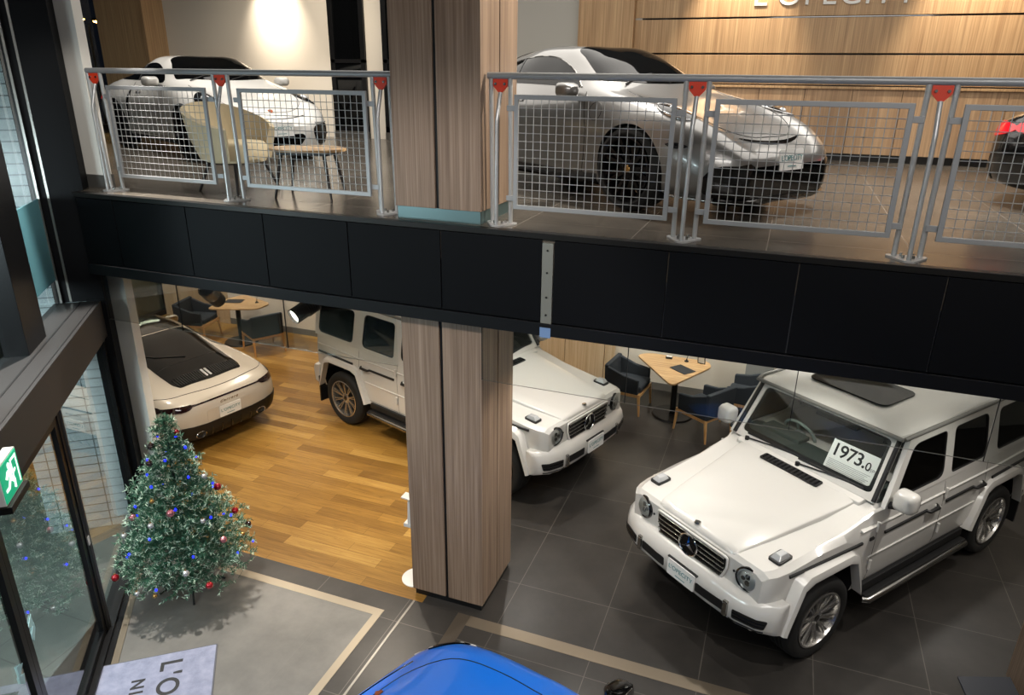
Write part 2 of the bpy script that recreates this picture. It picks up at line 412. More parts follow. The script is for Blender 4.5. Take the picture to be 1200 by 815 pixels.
# oak corner column upstairs, left glazing of both storeys
b = NB(); bx(b, -12.5, -11.35, YB-.5, YB+.1, U, 7); struct('trim_17', b, M['oak_v'], .003)
def glazing(name, p0, p1, z0, z1, n):
    p0 = Vector(p0); p1 = Vector(p1); d = (p1-p0); L = d.length; d.normalize(); q = V(-d.y, d.x, 0)
    b = NB()
    rot = Matrix((d, q, V(0, 0, 1))).transposed()
    for k in range(n+1): box(b, p0+d*(L*k/n)+V(0, 0, (z0+z1)/2), (.07, .12, z1-z0), rot)
    for z in (z0+.05, z1-.05): box(b, p0+d*L/2+V(0, 0, z), (L, .12, .1), rot)
    o = struct(name, b, M['frame'])
    b = NB(); box(b, p0+d*L/2+V(0, 0, (z0+z1)/2), (L, .012, z1-z0-.1), rot); obj('glass', b, M['pane'], o)
glazing('window_1', (-11.93, 5.45, 0), (-11.93, 11.0, 0), 0, 2.98, 3)
glazing('window_2', (-12.55, 5.45, 0), (-12.55, 11.5, 0), U, 7, 4)
glazing('window_3', (-11.9, 5.42, 0), (-6.62, 5.42, 0), 0, 3.4, 4)
glazing('window_4', (-12.5, 5.42, 0), (-6.62, 5.42, 0), U-.3, 7, 4)
# white pillar at the end of the fascia
b = NB(); bx(b, -6.57, -6.27, 5.28, 5.38, 0, 7); o = struct('wall_pillar', b, M['white_wall'], .004)
b = NB(); bx(b, -6.572, -6.255, 5.268, 5.385, U-.002, U+.12); obj('skirting', b, mat('grey_skirting', '#4f4e4b', .5), o)
# ---------------- entrance front
b = NB(); fbox(b, 1.07, 1.30, -.04, .40, 2.62, 7.0); fbox(b, 1.06, 1.30, -.04, .13, 0, 2.64); struct('wall_left', b, M['fascia'], .004)
b = NB(); fbox(b, -8, 1.068, 0, .42, 2.24, 2.62); o = struct('trim_18', b, M['beam'], .006)
b = NB(); fbox(b, -8, 1.06, .17, .185, 2.615, 2.623); fbox(b, -8, 1.06, .03, .038, 2.615, 2.6235); obj('joint', b, M['black'], o)
# upper window of the front: mullions, glass, film
b = NB(); fbox(b, 1.035, 1.069, .33, .40, 2.62, 7)
for t in (-.46, -1.98, -3.5, -5.02): fbox(b, t, t+.48, .22, .40, 2.62, 7)
o = struct('window_5', b, M['frame'], .004)
b = NB()
for t in (.02, -1.50, -3.02): fbox(b, t, t+.012, .325, .345, 2.63, 7)
fbox(b, 1.024, 1.036, .33, .35, 2.63, 7); fbox(b, 1.062, 1.072, .255, .275, 2.63, 7)
obj('edge_strip', b, M['alu'], o)
b = NB(); fbox(b, -8, 1.04, .36, .368, 2.62, 7); obj('glass', b, M['pane'], o)
b = NB(); fbox(b, .03, 1.03, .345, .352, 2.87, 3.66); obj('film', b, M['frost'], o, label='teal frosted film')
# lower doors
b = NB(); fbox(b, -.80, -.73, .02, .10, .02, 2.24); fbox(b, 1.0, 1.06, .03, .12, 0, 2.24); fbox(b, -8, 1.06, -.02, .12, 0, .035)
o = struct('door_3', b, M['frame'], .003)
b = NB(); fbox(b, -.735, -.727, .005, .03, .02, 2.24); fbox(b, 1.052, 1.058, .10, .125, .02, 2.24); obj('edge_strip', b, M['alu'], o)
b = NB(); fbox(b, -8, 1.04, -.128, -.07, -.03, .004); obj('threshold', b, M['strip_dark'], o)
b = NB(); fbox(b, -8, 1.04, -.066, -.02, -.03, .006); obj('floor_track', b, M['frame'], o)
b = NB(); fbox(b, -.73, 1.0, .05, .06, .03, 2.24); obj('glass', b, M['pane'], o)
def door_leaf(name, t0, t1, off):
    b = NB(); w = .07
    fbox(b, t0, t0+w, off, off+.05, .03, 2.24); fbox(b, t1-w, t1, off, off+.05, .03, 2.24); fbox(b, t0+w, t1-w, off, off+.05, .03, .1)
    fbox(b, t0+w, t1-w, off, off+.05, 2.15, 2.24); o = struct(name, b, M['frame'], .003)
    b = NB(); fbox(b, t0+w, t1-w, off+.02, off+.03, .1, 2.15); obj('glass', b, M['pane'], o)
    return o
dl = door_leaf('door_4', -2.25, -.80, .03)
dr = door_leaf('door_5', -3.7, -2.25, .03)
def arrow(t, z, s, o):
    b = NB(); q = fac(0, .045, 0)
    f = lambda u, v, d: fac(t+u*s, .045+d, z+v)
    plate(b, [(0, .09), (.09, .14), (.09, .04)], f, -.002, .0)
    plate(b, [(.02, .02), (.1, .06), (.1, .01), (.04, -.05)], f, -.002, .0)
    obj('arrow_sticker', b, M['sticker'], o, label='pale blue arrow sticker')
arrow(-2.16, 1.17, 1, dl); arrow(-2.36, 1.06, -1, dr)
b = NB(); fbox(b, -.775, -.74, .012, .02, .95, 1.03); obj('door_sticker', b, M['card'], o)
# smoke barrier glass hanging under the fascia
def barrier(x0, x1, label):
    b = NB(); bx(b, x0+.003, x1-.003, 4.985, 4.993, 2.455, 2.94)
    o = obj('smoke_barrier_pane', b, M['pane_green']); tag(o, label, 'glass panel', 'smoke barrier panes')
    b = NB(); bx(b, x0+.003, x1-.003, 4.986, 4.992, 2.4525, 2.4555); obj('edge_channel', b, M['alu'], o)
    b = NB(); bx(b, x0-.002, x0+.003, 4.984, 4.994, 2.455, 2.94); obj('joint_strip', b, M['frame'], o)
    return o
names = {-6.2: 'narrow clear hanging glass pane below the fascia, beside the white pillar', -5.26: 'clear hanging glass pane below the fascia in front of the parked car\'s rear lid',
         -4.04: 'clear hanging glass pane below the fascia just left of the wood-clad column', -2.12: 'clear hanging glass pane just right of the wood-clad column',
         -.93: 'clear hanging glass pane in front of the right-hand meeting table', .26: 'clear hanging glass pane in front of the price-carded wagon\'s windscreen', 1.47: 'clear hanging glass pane at the right edge of the picture'}
xs = [-6.2, -5.26, -4.04, -2.9]
for a, c in zip(xs, xs[1:]): barrier(a, c, names[a])
xs = [-2.12, -.93, .26, 1.47, 2.33]
for a, c in zip(xs, xs[1:]): barrier(a, c, names[a])
# exterior
b = NB(); fbox(b, -14, 14, .13, 12, -.14, -.02); struct('floor_pavement', b, M['pave'])
b = NB(); bx(b, -14.4, -11.99, 2, 18, -.16, -.02); struct('floor_lawn', b, tilemat('lawn', '#39451c', '#596a2c', '#39451c', 9, 9, (0, 0, 0), .9, .0, nscale=30.))
b = NB(); bx(b, -60, -14.4, -2, 50, -.14, -.03); struct('floor_pavement.001', b, mat('asphalt', '#3b3d36', .8))
def tilepier(t0, t1, o0, o1, z1):
    b = NB(); bx(b, 0, o1-o0, -(t1-t0), 0, 0, z1)
    o = struct('wall_exterior', b, M['tilewall'], .004)
    o.matrix_world = axes(fac(t0, o0, -.02), FN, -FD)
    return o
# ================================================================== CARS: shared pieces
M['disc'] = mat('brake_disc_steel', '#4a4846', .4, .8)
def wheel_meshes(R, W, rr, style, rim_m):
    """tyre, rim and cap meshes for a wheel lying on the local y axis, face towards +y"""
    L = Matrix.Rotation(-PI/2, 4, 'X')          # local z -> +y
    b = NB(); h = W/2
    lathe(b, [(rr, -h*.8), (rr+.02, -h*.95), (R-.05, -h), (R-.018, -h*.9), (R-.004, -h*.7), (R, -h*.5), (R, -h*.33), (R-.008, -h*.31), (R-.008, -h*.27), (R, -h*.25),
              (R, -.02*0-h*.03), (R-.008, -h*.02), (R-.008, h*.02), (R, h*.03), (R, h*.25), (R-.008, h*.27), (R-.008, h*.31), (R, h*.33), (R, h*.5), (R-.004, h*.7), (R-.018, h*.9), (R-.05, h), (rr+.02, h*.95), (rr, h*.8), (rr-.012, h*.5), (rr-.012, -h*.5)], L, 56, True)
    tyre = obj_mesh('wheel', b, M['rubber'], 40)
    b = NB(); z1 = h*.86
    lathe(b, [(rr+.004, h*.97), (rr-.012, h*.99), (rr-.022, h*.8), (rr-.03, -h*.5), (rr-.03, -h*.8), (rr+.002, -h*.85), (rr+.002, -h*.5), (rr-.01, 0), (rr-.0, h*.7)], L, 56, True)
    def spoke(a0, a1, w0, w1, r0, r1, zi, zo, t=.02):
        P = []
        for r, a, w, z in ((r0, a0, w0, zi), (r0*.45+r1*.55, a0*.45+a1*.55, (w0+w1)/2, zi*.35+zo*.65), (r1, a1, w1, zo)):
            c = V(math.cos(a), math.sin(a), 0); s = V(-c.y, c.x, 0)
            P.append([L @ (c*r+s*q+V(0, 0, z+dz)) for q, dz in ((-w/2, -t), (w/2, -t), (w*.36, 0), (-w*.36, 0))])
        vv = [[b.verts.new(p) for p in q] for q in P]
        for A, B in zip(vv, vv[1:]):
            for k in range(4): b.faces.new((A[k], A[(k+1) % 4], B[(k+1) % 4], B[k]))
        b.faces.new(vv[0][::-1]); b.faces.new(vv[-1])
    n = style[1]
    if style[0] == 'multi':
        for k in range(n):
            a = 2*PI*k/n
            spoke(a-.055, a-.085, .018, .022, .045, rr-.012, h*.66, h*.86); spoke(a+.055, a+.085, .018, .022, .045, rr-.012, h*.66, h*.86)
    elif style[0] == 'turbine':
        for k in range(n):
            a = 2*PI*k/n; spoke(a, a+.12, .05, .035, .05, rr-.012, h*.6, h*.86); spoke(a+.16, a+.32, .02, .02, .07, rr-.012, h*.58, h*.84)
    else:
        for k in range(n):
            a = 2*PI*k/n
            spoke(a-.13, a-.17, .045, .045, .05, rr-.012, h*.6, h*.88); spoke(a+.13, a+.17, .045, .045, .05, rr-.012, h*.6, h*.88)
    lathe(b, [(0, h*.5), (.075, h*.5), (.078, h*.66), (.06, h*.72), (0, h*.73)], L, 24)
    for k in range(5):
        a = 2*PI*k/5+.3; c = V(math.cos(a)*.052, math.sin(a)*.052, 0)
        cyl(b, L @ (c+V(0, 0, h*.66)), L @ (c+V(0, 0, h*.74)), .009, seg=6)
    rim = obj_mesh('rim', b, rim_m, 35)
    b = NB(); lathe(b, [(0, h*.79), (.028, h*.785), (.034, h*.74), (.034, h*.7)], L, 20); cap = obj_mesh('cap', b, M['gloss_black'], 40)
    b = NB(); lathe(b, [(0, -.02), (rr*.70, -.02), (rr*.70, .005), (0, .005)], L, 36); disc = obj_mesh('disc', b, M['disc'], 40)
    return tyre, rim, cap, disc
def obj_mesh(name, b, m, ang=None):
    bmesh.ops.recalc_face_normals(b, faces=b.faces); me = bpy.data.meshes.new(name); b.to_mesh(me); b.free(); me.materials.append(m)
    if ang is not None:
        me.polygons.foreach_set('use_smooth', [True]*len(me.polygons)); me.set_sharp_from_angle(angle=math.radians(ang))
    return me
def put_wheels(root, meshes, xs, ys, R, steer=0.):
    for i, x in enumerate(xs):
        for s in (1, -1):
            w = bpy.data.objects.new('wheel', meshes[0]); COL.objects.link(w); w.parent = root
            w.location = (x, s*ys[i], R); w.rotation_euler = (0, .4*x+s, (0 if s > 0 else PI)+(steer if i == 0 else 0))
            for nm, me in zip(('rim', 'hub_cap', 'brake_disc'), meshes[1:]):
                c = bpy.data.objects.new(nm, me); COL.objects.link(c); c.parent = w
def star(b, M4, r, t=.006):
    """three pointed star in a ring, in the local xy plane of M4"""
    ring = [M4 @ V(math.cos(2*PI*k/40)*r*.93, math.sin(2*PI*k/40)*r*.93, 0) for k in range(41)]
    tube(b, ring, r*.075, 8, False)
    c = [b.verts.new(M4 @ V(0, 0, t*1.6))]
    o = []
    for k in range(6):
        a = PI/2+k*PI/3; q = r*.9 if k % 2 == 0 else r*.16
        o.append(b.verts.new(M4 @ V(math.cos(a)*q, math.sin(a)*q, 0)))
    for k in range(6): b.faces.new((c[0], o[k], o[(k+1) % 6]))
    b.faces.new(o[::-1])
def numberplate(root, P, x, y, w=.33, h=.165, name='number_plate'):
    """white plate with the teal showroom lettering; P centre, x right as read, y up"""
    T = axes(P, x, y)
    b = NB(); plate(b, rrect(-w/2, w/2, -h/2, h/2, .012, 3), lambda u, v, d: T @ V(u, v, d), -.006, .004)
    p = obj(name, b, M['card'], root)
    text('lettering', "L'OPECITY", .062, M['teal_ink'], axes(T @ V(0, .012, .006), x, y), p, depth=.0008, spacing=1.02)
    b = NB(); plate(b, rrect(-.06, .06, -.054, -.047, .002, 2), lambda u, v, d: T @ V(u, v, d), .004, .0055); obj('small_print', b, M['teal_ink'], p)
    return p
# ================================================================== SPORTS CARS, lofted bodies
def pchip(xs, ys, x):
    n = len(xs); h = [xs[i+1]-xs[i] for i in range(n-1)]; d = [(ys[i+1]-ys[i])/h[i] for i in range(n-1)]
    m = [0]*n; m[0] = d[0]; m[-1] = d[-1]
    for i in range(1, n-1):
        if d[i-1]*d[i] > 0:
            w1 = 2*h[i]+h[i-1]; w2 = h[i]+2*h[i-1]; m[i] = (w1+w2)/(w1/d[i-1]+w2/d[i])
    i = 0
    while i < n-2 and x > xs[i+1]: i += 1
    t = (x-xs[i])/h[i]; t2 = t*t; t3 = t2*t
    return (2*t3-3*t2+1)*ys[i]+(t3-2*t2+t)*h[i]*m[i]+(-2*t3+3*t2)*ys[i+1]+(t3-t2)*h[i]*m[i+1]
def catmull(P, per):
    out = []; n = len(P)
    for i in range(n-1):
        p1, p2 = P[i], P[i+1]
        p0 = P[i-1] if i else V(-P[1].x, P[1].y, 0); p3 = P[i+2] if i < n-2 else V(-P[n-2].x, P[n-2].y, 0)
        t0 = 0.; t1 = t0+max((p1-p0).length, 1e-4)**.5; t2 = t1+max((p2-p1).length, 1e-4)**.5; t3 = t2+max((p3-p2).length, 1e-4)**.5
        for k in range(per):
            t = t1+(t2-t1)*k/per
            A1 = p0*((t1-t)/(t1-t0))+p1*((t-t0)/(t1-t0)); A2 = p1*((t2-t)/(t2-t1))+p2*((t-t1)/(t2-t1)); A3 = p2*((t3-t)/(t3-t2))+p3*((t-t2)/(t3-t2))
            B1 = A1*((t2-t)/(t2-t0))+A2*((t-t0)/(t2-t0)); B2 = A2*((t3-t)/(t3-t1))+A3*((t-t1)/(t3-t1))
            out.append(B1*((t2-t)/(t2-t1))+B2*((t-t1)/(t2-t1)))
    out.append(P[-1]); return out
class Body:
    """st: stations rear to front, each (x, [(y, z) x 8]) from the centre of the top round the flank to the centre of the underside"""
    def __init__(s, root, st, m, wheels, ry, nx=130, per=6):
        s.root = root; xs = [q[0] for q in st]; x0, x1 = xs[0], xs[-1]; rings = []
        for i in range(nx+1):
            u = i/nx; u = .5-.5*math.cos(PI*u)*.55-(.5-u)*-.0 if False else u
            x = x0+(x1-x0)*(.5-.5*math.cos(PI*u)*(1) if False else u)
            P = [V(pchip(xs, [q[1][k][0] for q in st], x), pchip(xs, [q[1][k][1] for q in st], x), 0) for k in range(8)]
            half = catmull(P, per)
            rings.append([V(x, p.x, p.y) for p in half]+[V(x, -p.x, p.y) for p in half[-2:0:-1]])
        b = NB(); loft(b, rings); s.o = obj('body', b, m, root, smooth=None)
        s.bvh = BVHTree.FromPolygons([v.co.copy() for v in s.o.data.vertices], [tuple(p.vertices) for p in s.o.data.polygons])
        cb = NB()
        for (x, y, R) in wheels:
            for q in (1, -1): cyl(cb, (x, q*(y-.30), R), (x, q*1.4, R), R+.03, seg=44)
        W = wheels
        cut(s.o, cb, M['plastic'], lambda c, n: any(math.hypot(c.x-x, c.z-R) < R+.032 and abs(c.y) > y-.31 and (abs(math.hypot(c.x-x, c.z-R)-(R+.03)) < .012 and abs(n.y) < .3 or abs(abs(c.y)-(y-.30)) < .003) for x, y, R in W))
        me = s.o.data; me.polygons.foreach_set('use_smooth', [True]*len(me.polygons)); me.set_sharp_from_angle(angle=math.radians(38))
    def hit(s, view, a, c):
        """view: 'T' (x, y) from above, 'L'/'R' (x, z) from a side, 'F'/'B' (y, z) from the front or rear"""
        o, d = {'T': (V(a, c, 5), V(0, 0, -1)), 'L': (V(a, 5, c), V(0, -1, 0)), 'R': (V(a, -5, c), V(0, 1, 0)), 'F': (V(8, a, c), V(-1, 0, 0)), 'B': (V(-8, a, c), V(1, 0, 0))}[view]
        p, n, i, dist = s.bvh.ray_cast(o, d)
        if p is None: return None, None, d
        if n.dot(d) > 0: n = -n
        return p, n, d
    def patch(s, name, view, poly, m, off=.004, grid=.035, parent=None, holes=None, deep=.012, label=None):
        """panel following the body skin inside the outline poly, standing off by off"""
        pts = []; m_ = len(poly)
        for i in range(m_):
            p, q = Vector(poly[i]), Vector(poly[(i+1) % m_]); k = max(1, int((q-p).length/grid))
            pts += [p.lerp(q, j/k) for j in range(k)]
        nb = len(pts); lo = V(min(p.x for p in pts), min(p.y for p in pts), 0); hi = V(max(p.x for p in pts), max(p.y for p in pts), 0)
        def inside(x, y):
            c = False
            for i in range(nb):
                a, b = pts[i], pts[i-1]
                if (a.y > y) != (b.y > y) and x < (b.x-a.x)*(y-a.y)/(b.y-a.y)+a.x: c = not c
            return c
        ex = []; y = lo.y+grid*.5
        while y < hi.y:
            x = lo.x+grid*.5
            while x < hi.x:
                if inside(x, y) and min((V(x, y, 0)-V(p.x, p.y, 0)).length for p in pts) > grid*.4: ex.append(Vector((x, y)))
                x += grid
            y += grid
        r = delaunay_2d_cdt([p.to_2d() if hasattr(p, 'to_2d') else p for p in pts]+ex, [(i, (i+1) % nb) for i in range(nb)], [], 1, 1e-6)
        b = NB(); top = []; bot = []
        for p in r[0]:
            h, n, d = s.hit(view, p[0], p[1])
            if h is None: top.append(None); bot.append(None); continue
            top.append(b.verts.new(h+n*off)); bot.append(b.verts.new(h-n*deep))
        ec = {}
        for f in r[2]:
            if any(top[i] is None for i in f): continue
            mx = max((top[f[i]].co-top[f[i-1]].co).length for i in range(len(f)))
            if mx > grid*9: continue
            b.faces.new([top[i] for i in f])
            for i in range(len(f)):
                e = (f[i-1], f[i]); k = tuple(sorted(e)); ec.setdefault(k, []).append(e)
        for k, v in ec.items():
            if len(v) == 1:
                a, c = v[0]; b.faces.new([top[c], top[a], bot[a], bot[c]])
        bmesh.ops.delete(b, geom=[v for v in b.verts if not v.link_faces], context='VERTS')
        return obj(name, b, m, parent or s.root, smooth=45, label=label)
    def line(s, name, view, pts, m, r=.004, parent=None, step=.04, off=0., close=False, seg=6):
        P = []; pts = [Vector(p) for p in pts]
        if close: pts.append(pts[0])
        for p, q in zip(pts, pts[1:]):
            k = max(1, int((q-p).length/step)); P += [p.lerp(q, j/k) for j in range(k)]
        P.append(pts[-1]); Q = []
        for p in P:
            h, n, d = s.hit(view, p.x, p.y)
            if h is not None: Q.append(h+n*off)
        Q = [q for i, q in enumerate(Q) if i == 0 or (q-Q[i-1]).length > 1e-4]
        if len(Q) < 2: return None
        b = NB(); tube(b, Q, r, seg); return obj(name, b, m, parent or s.root, smooth=60)
def both(fn, *a, **k):
    return [fn(*a, **k)]
def sm(pts, n=6, closed=True):
    """smooth a rough outline"""
    P = [Vector(p) for p in pts]; m = len(P); out = []
    for i in range(m if closed else m-1):
        p0, p1, p2, p3 = P[(i-1) % m] if closed or i else P[0], P[i], P[(i+1) % m], P[(i+2) % m] if closed or i < m-2 else P[-1]
        for k in range(n):
            t = k/n; out.append(tuple(.5*((2*p1)+(p2-p0)*t+(2*p0-5*p1+4*p2-p3)*t*t+(3*p1-p0-3*p2+p3)*t**3)))
    if not closed: out.append(tuple(P[-1]))
    return out
def fl(poly): return [(a, -c) for a, c in poly]
def fy(poly): return [(-a, c) for a, c in poly]
def mirror_part(root, W, x, y, z, m, neck=True):
    for s in (1, -1):
        b = NB(); rr = []
        for dx, k in ((-.045, .80), (-.03, 1.), (.02, .98), (.07, .8), (.105, .45)):
            rr.append([V(x+dx, s*(y+.02+u*k), z+v*k) for u, v in rrect(-.105, .105, -.062, .062, .05, 4)])
        loft(b, rr); o = obj('mirror', b, m, root, smooth=50)
        b = NB(); tube(b, [(x+.02, s*(y-.16), z-.085), (x+.02, s*(y-.03), z-.05)], [.03, .022], 8); obj('mirror_stalk', b, M['gloss_black'], o, smooth=60)
        b = NB(); plate(b, rrect(-.085, .085, -.048, .048, .035), lambda u, v, d: V(x-.046-d, s*(y+.02)+u, z+v), -.003, .003); obj('mirror_glass', b, M['chrome'], o)
def S(x, zc, y1, z1, y2, z2, y3, z3, y4, z4, y5, z5, y6, z6, zb): return (x, [(0, zc), (y1, z1), (y2, z2), (y3, z3), (y4, z4), (y5, z5), (y6, z6), (0, zb)])
# ================================================================== BOXY OFF-ROAD WAGON
def lerp(a, b, t): return a+(b-a)*t
def interp(tab, x):
    for (x0, y0), (x1, y1) in zip(tab, tab[1:]):
        if x0 >= x >= x1: return lerp(y0, y1, (x0-x)/(x0-x1))
    return tab[0][1] if x > tab[0][0] else tab[-1][1]
def loft(b, rings, cap=True):
    R = [[b.verts.new(p) for p in r] for r in rings]; n = len(R[0])
    for A, B in zip(R, R[1:]):
        for k in range(n): b.faces.new((A[k], A[(k+1) % n], B[(k+1) % n], B[k]))
    if cap: b.faces.new(R[0][::-1]); b.faces.new(R[-1])
def bake(o):
    """apply the modifiers of o"""
    dg = bpy.context.evaluated_depsgraph_get(); dg.update()
    me = bpy.data.meshes.new_from_object(o.evaluated_get(dg)); o.modifiers.clear(); o.data = me
def cut(o, cutter_bm, dark=None, test=None):
    bmesh.ops.recalc_face_normals(cutter_bm, faces=cutter_bm.faces)
    me = bpy.data.meshes.new('cutter'); cutter_bm.to_mesh(me); cutter_bm.free()
    c = bpy.data.objects.new('cutter', me); COL.objects.link(c); c.parent = o.parent
    m = o.modifiers.new('cut', 'BOOLEAN'); m.object = c; m.operation = 'DIFFERENCE'; m.solver = 'EXACT'
    bake(o); bpy.data.objects.remove(c); bpy.data.meshes.remove(me)
    if dark:
        o.data.materials.append(dark)
        for p in o.data.polygons:
            if test(p.center, p.normal): p.material_index = 1
def make_g(label, loc, rz, price=False):
    W = M['white_car']; root = thing('off_road_wagon', label, 'car', loc, rz, None)
    P = lambda nm, b, m, **k: obj(nm, b, m, root, **k)
    # ---- lower body, lofted along x
    b = NB(); rings = []
    half = [(2.13, .77), (2.09, .81), (2.02, .84), (1.9, .862), (1.0, .893), (-1.2, .905), (-2.0, .885), (-2.06, .865)]
    top = [(2.13, 1.02), (2.09, 1.055), (1.9, 1.075), (1.2, 1.15), (.80, 1.235), (.70, 1.27), (-2.06, 1.27)]
    for x in (2.13, 2.09, 2.02, 1.9, 1.5, 1.2, 1.0, .80, .70, 0, -.6, -1.2, -1.6, -2.0, -2.06):
        y = interp(half, x); z = interp(top, x); tuck = .022 if x < .75 else .05
        prof = [(y-.045, .46), (y-.012, .60), (y-.005, .85), (y, 1.0), (y-.008, min(1.09, z-.03)), (y-tuck, z-.012), (y-tuck-.02, z)]
        r = [V(x, q, h) for q, h in prof]+[V(x, -q, h) for q, h in prof[::-1]]
        rings.append(r)
    loft(b, rings); body = P('body', b, W, smooth=None)
    cb = NB()
    arch = [(-.50, -.2), (-.47, .36), (-.34, .515), (-.22, .55), (.22, .55), (.34, .515), (.47, .36), (.50, -.2)]
    for cx in (1.445, -1.445):
        for s in (1, -1):
            plate(cb, [(cx+u, .36+v) for u, v in arch], lambda u, v, d: V(u, d*s, v), .52, 1.3)
    cut(body, cb, M['plastic'], lambda c, n: any(abs(c.x-q) < .505 for q in (1.445, -1.445)) and c.z < .93 and .5 < abs(c.y) < .92 and abs(n.y) < .9 or abs(abs(c.y)-.52) < .005)
    KB = Body.__new__(Body); KB.root = root; KB.bvh = BVHTree.FromPolygons([v.co.copy() for v in body.data.vertices], [tuple(p.vertices) for p in body.data.polygons])
    bev = body.modifiers.new('bevel', 'BEVEL'); bev.width = .014; bev.segments = 2; bev.angle_limit = math.radians(28); bev.limit_method = 'ANGLE'; bev.harden_normals = True
    body.data.polygons.foreach_set('use_smooth', [True]*len(body.data.polygons))
    # ---- bonnet
    b = NB(); rings = []
    for x, y, z in ((2.118, .44, 1.03), (2.10, .455, 1.062), (2.06, .468, 1.085), (1.7, .53, 1.135), (1.2, .60, 1.20), (.90, .645, 1.245), (.80, .655, 1.262)):
        p = [(y+.012, z-.07), (y, z-.008), (y-.10, z+.012), (y-.16, z+.004), (0, z+.008)]
        rings.append([V(x, q, h) for q, h in p]+[V(x, -q, h) for q, h in p[-2::-1]])
    loft(b, rings); P('bonnet', b, W, bev=.012)
    b = NB(); plate(b, rrect(-.33, .33, -.055, .055, .02), lambda u, v, d: V(.862+v, u, 1.262-(v)*.098+d), .0, .008); v = P('bonnet_vent', b, M['plastic'])
    b = NB()
    for k in range(14): bx(b, .815, .91, -.31+.046*k, -.292+.046*k, 1.266, 1.275)
    obj('louvre', b, M['gloss_black'], v)
    b = NB(); cyl(b, (2.085, 0, 1.085), (2.082, 0, 1.102), .03, .027, 20); q = P('bonnet_badge', b, M['sat_chrome'], smooth=30)
    # cowl with wipers
    b = NB(); loft(b, [[V(.82, s*.70, 1.20), V(.82, s*.70, 1.265), V(.66, s*.74, 1.315), V(.66, s*.74, 1.20)] for s in (1, -1)]); P('cowl', b, W, bev=.01)
    for y0, y1 in ((-.62, -.02), (.0, .60)):
        b = NB(); tube(b, [(.76, y0, 1.30), (.735, (y0+y1)/2, 1.335), (.715, y1, 1.355)], .008, 8); tube(b, [(.73, y0-.02, 1.34), (.712, y1+.06, 1.352)], .011, 6); cyl(b, (.765, y0, 1.28), (.762, y0, 1.315), .022, seg=12)
        P('wiper', b, M['plastic'])
    # ---- greenhouse: side panels with window openings
    def sidefn(s): return lambda u, v, d: V(u, s*(.885-(v-1.26)*.118-d), v)
    outer = [(.72, 1.262), (.40, 1.835), (.36, 1.85), (-2.0, 1.85), (-2.045, 1.80), (-2.05, 1.262)]
    w1 = rpoly([(.575, 1.305), (.33, 1.775), (-.205, 1.775), (-.215, 1.305)], [.05, .09, .06, .10])
    w2 = rpoly([(-.355, 1.305), (-.345, 1.775), (-.955, 1.775), (-1.0, 1.305)], [.05, .06, .09, .09])
    w3 = rpoly([(-1.205, 1.31), (-1.165, 1.77), (-1.93, 1.77), (-1.97, 1.31)], [.07, .07, .09, .09])
    for s in (1, -1):
        b = NB(); plate(b, outer, sidefn(s), 0, .045, (w1, w2, w3)); sp = P('side_frame', b, W, bev=.006)
        for w, nm, mt in ((w1, 'door_window', 'tint'), (w2, 'door_window', 'tint'), (w3, 'quarter_window', 'tint')):
            b = NB(); plate(b, w, sidefn(s), .012, .018); g = P(nm, b, M[mt])
            b = NB(); f = sidefn(s); tube(b, [f(u, v, .008) for u, v in w+w[:1]], .009, 6, False); obj('window_seal', b, M['plastic'], g)
    # windscreen frame and glass
    def scr(u, v, d):                        # u across, v up the slope 0..1
        return V(.735-.31*v+d*.85, u*(1-.055*v), 1.285+.535*v+d*.5)
    fo = [(-.80, -.02), (-.80, 1.0), (.80, 1.0), (.80, -.02)]
    sw = rpoly([(-.735, .09), (-.725, .93), (.725, .93), (.735, .09)], .07)
    b = NB(); plate(b, fo, scr, -.02, .02, (sw,)); P('windscreen_frame', b, W, bev=.008)
    b = NB(); plate(b, sw, scr, .002, .008); g = P('windscreen', b, M['screen'])
    b = NB(); ins = rpoly([(-.70, .16), (-.69, .90), (.69, .90), (.70, .16)], .07); plate(b, sw, scr, -.002, .001, (ins,)); obj('frit_band', b, M['plastic'], g)
    for s in (1, -1):
        b = NB(); tube(b, [scr(s*.792, v, .028) for v in (0, .5, 1.0)], .022, 8); P('pillar_trim', b, M['plastic'], smooth=50)
    # rear wall
    b = NB(); plate(b, [(-.86, 1.26), (-.80, 1.85), (.80, 1.85), (.86, 1.26)], lambda u, v, d: V(-2.05+d, u, v), 0, .03, (rrect(-.6, .6, 1.33, 1.75, .06),)); P('tailgate', b, W, bev=.006)
    b = NB(); plate(b, rrect(-.6, .6, 1.33, 1.75, .06), lambda u, v, d: V(-2.045+d, u, v), 0.01, .016); P('rear_window', b, M['tint'])
    # ---- roof with gutter rail and sunroof
    b = NB(); rings = []
    for x, hw, z in ((.475, .745, 1.845), (.44, .762, 1.875), (.30, .775, 1.915), (-.2, .78, 1.935), (-1.2, .78, 1.94), (-1.9, .78, 1.92), (-2.03, .775, 1.88), (-2.06, .76, 1.85)):
        p = [(hw+.012, 1.838), (hw, min(z, 1.862)), (hw-.06, z-.018), (hw-.16, z), (0, z+.012)]
        rings.append([V(x, q, h) for q, h in p]+[V(x, -q, h) for q, h in p[-2::-1]])
    loft(b, rings); P('roof', b, W, bev=.02, seg=3)
    b = NB()
    for s in (1, -1): tube(b, [(.47, s*.80, 1.845), (.40, s*.815, 1.862), (-2.0, s*.815, 1.862), (-2.05, s*.80, 1.83)], .020, 8)
    tube(b, [(.495, -.80, 1.845), (.50, -.70, 1.848), (.50, .70, 1.848), (.495, .80, 1.845)], .020, 8)
    P('roof_gutter', b, mat('grey_gutter_trim', '#6f6e6a', .5), smooth=60)
    b = NB(); plate(b, rrect(-.42, .42, -.24, .33, .09), lambda u, v, d: V(.0+v-.12, u, 1.945+d-abs(u)*.012), 0, .012); P('sunroof', b, M['car_glass'])
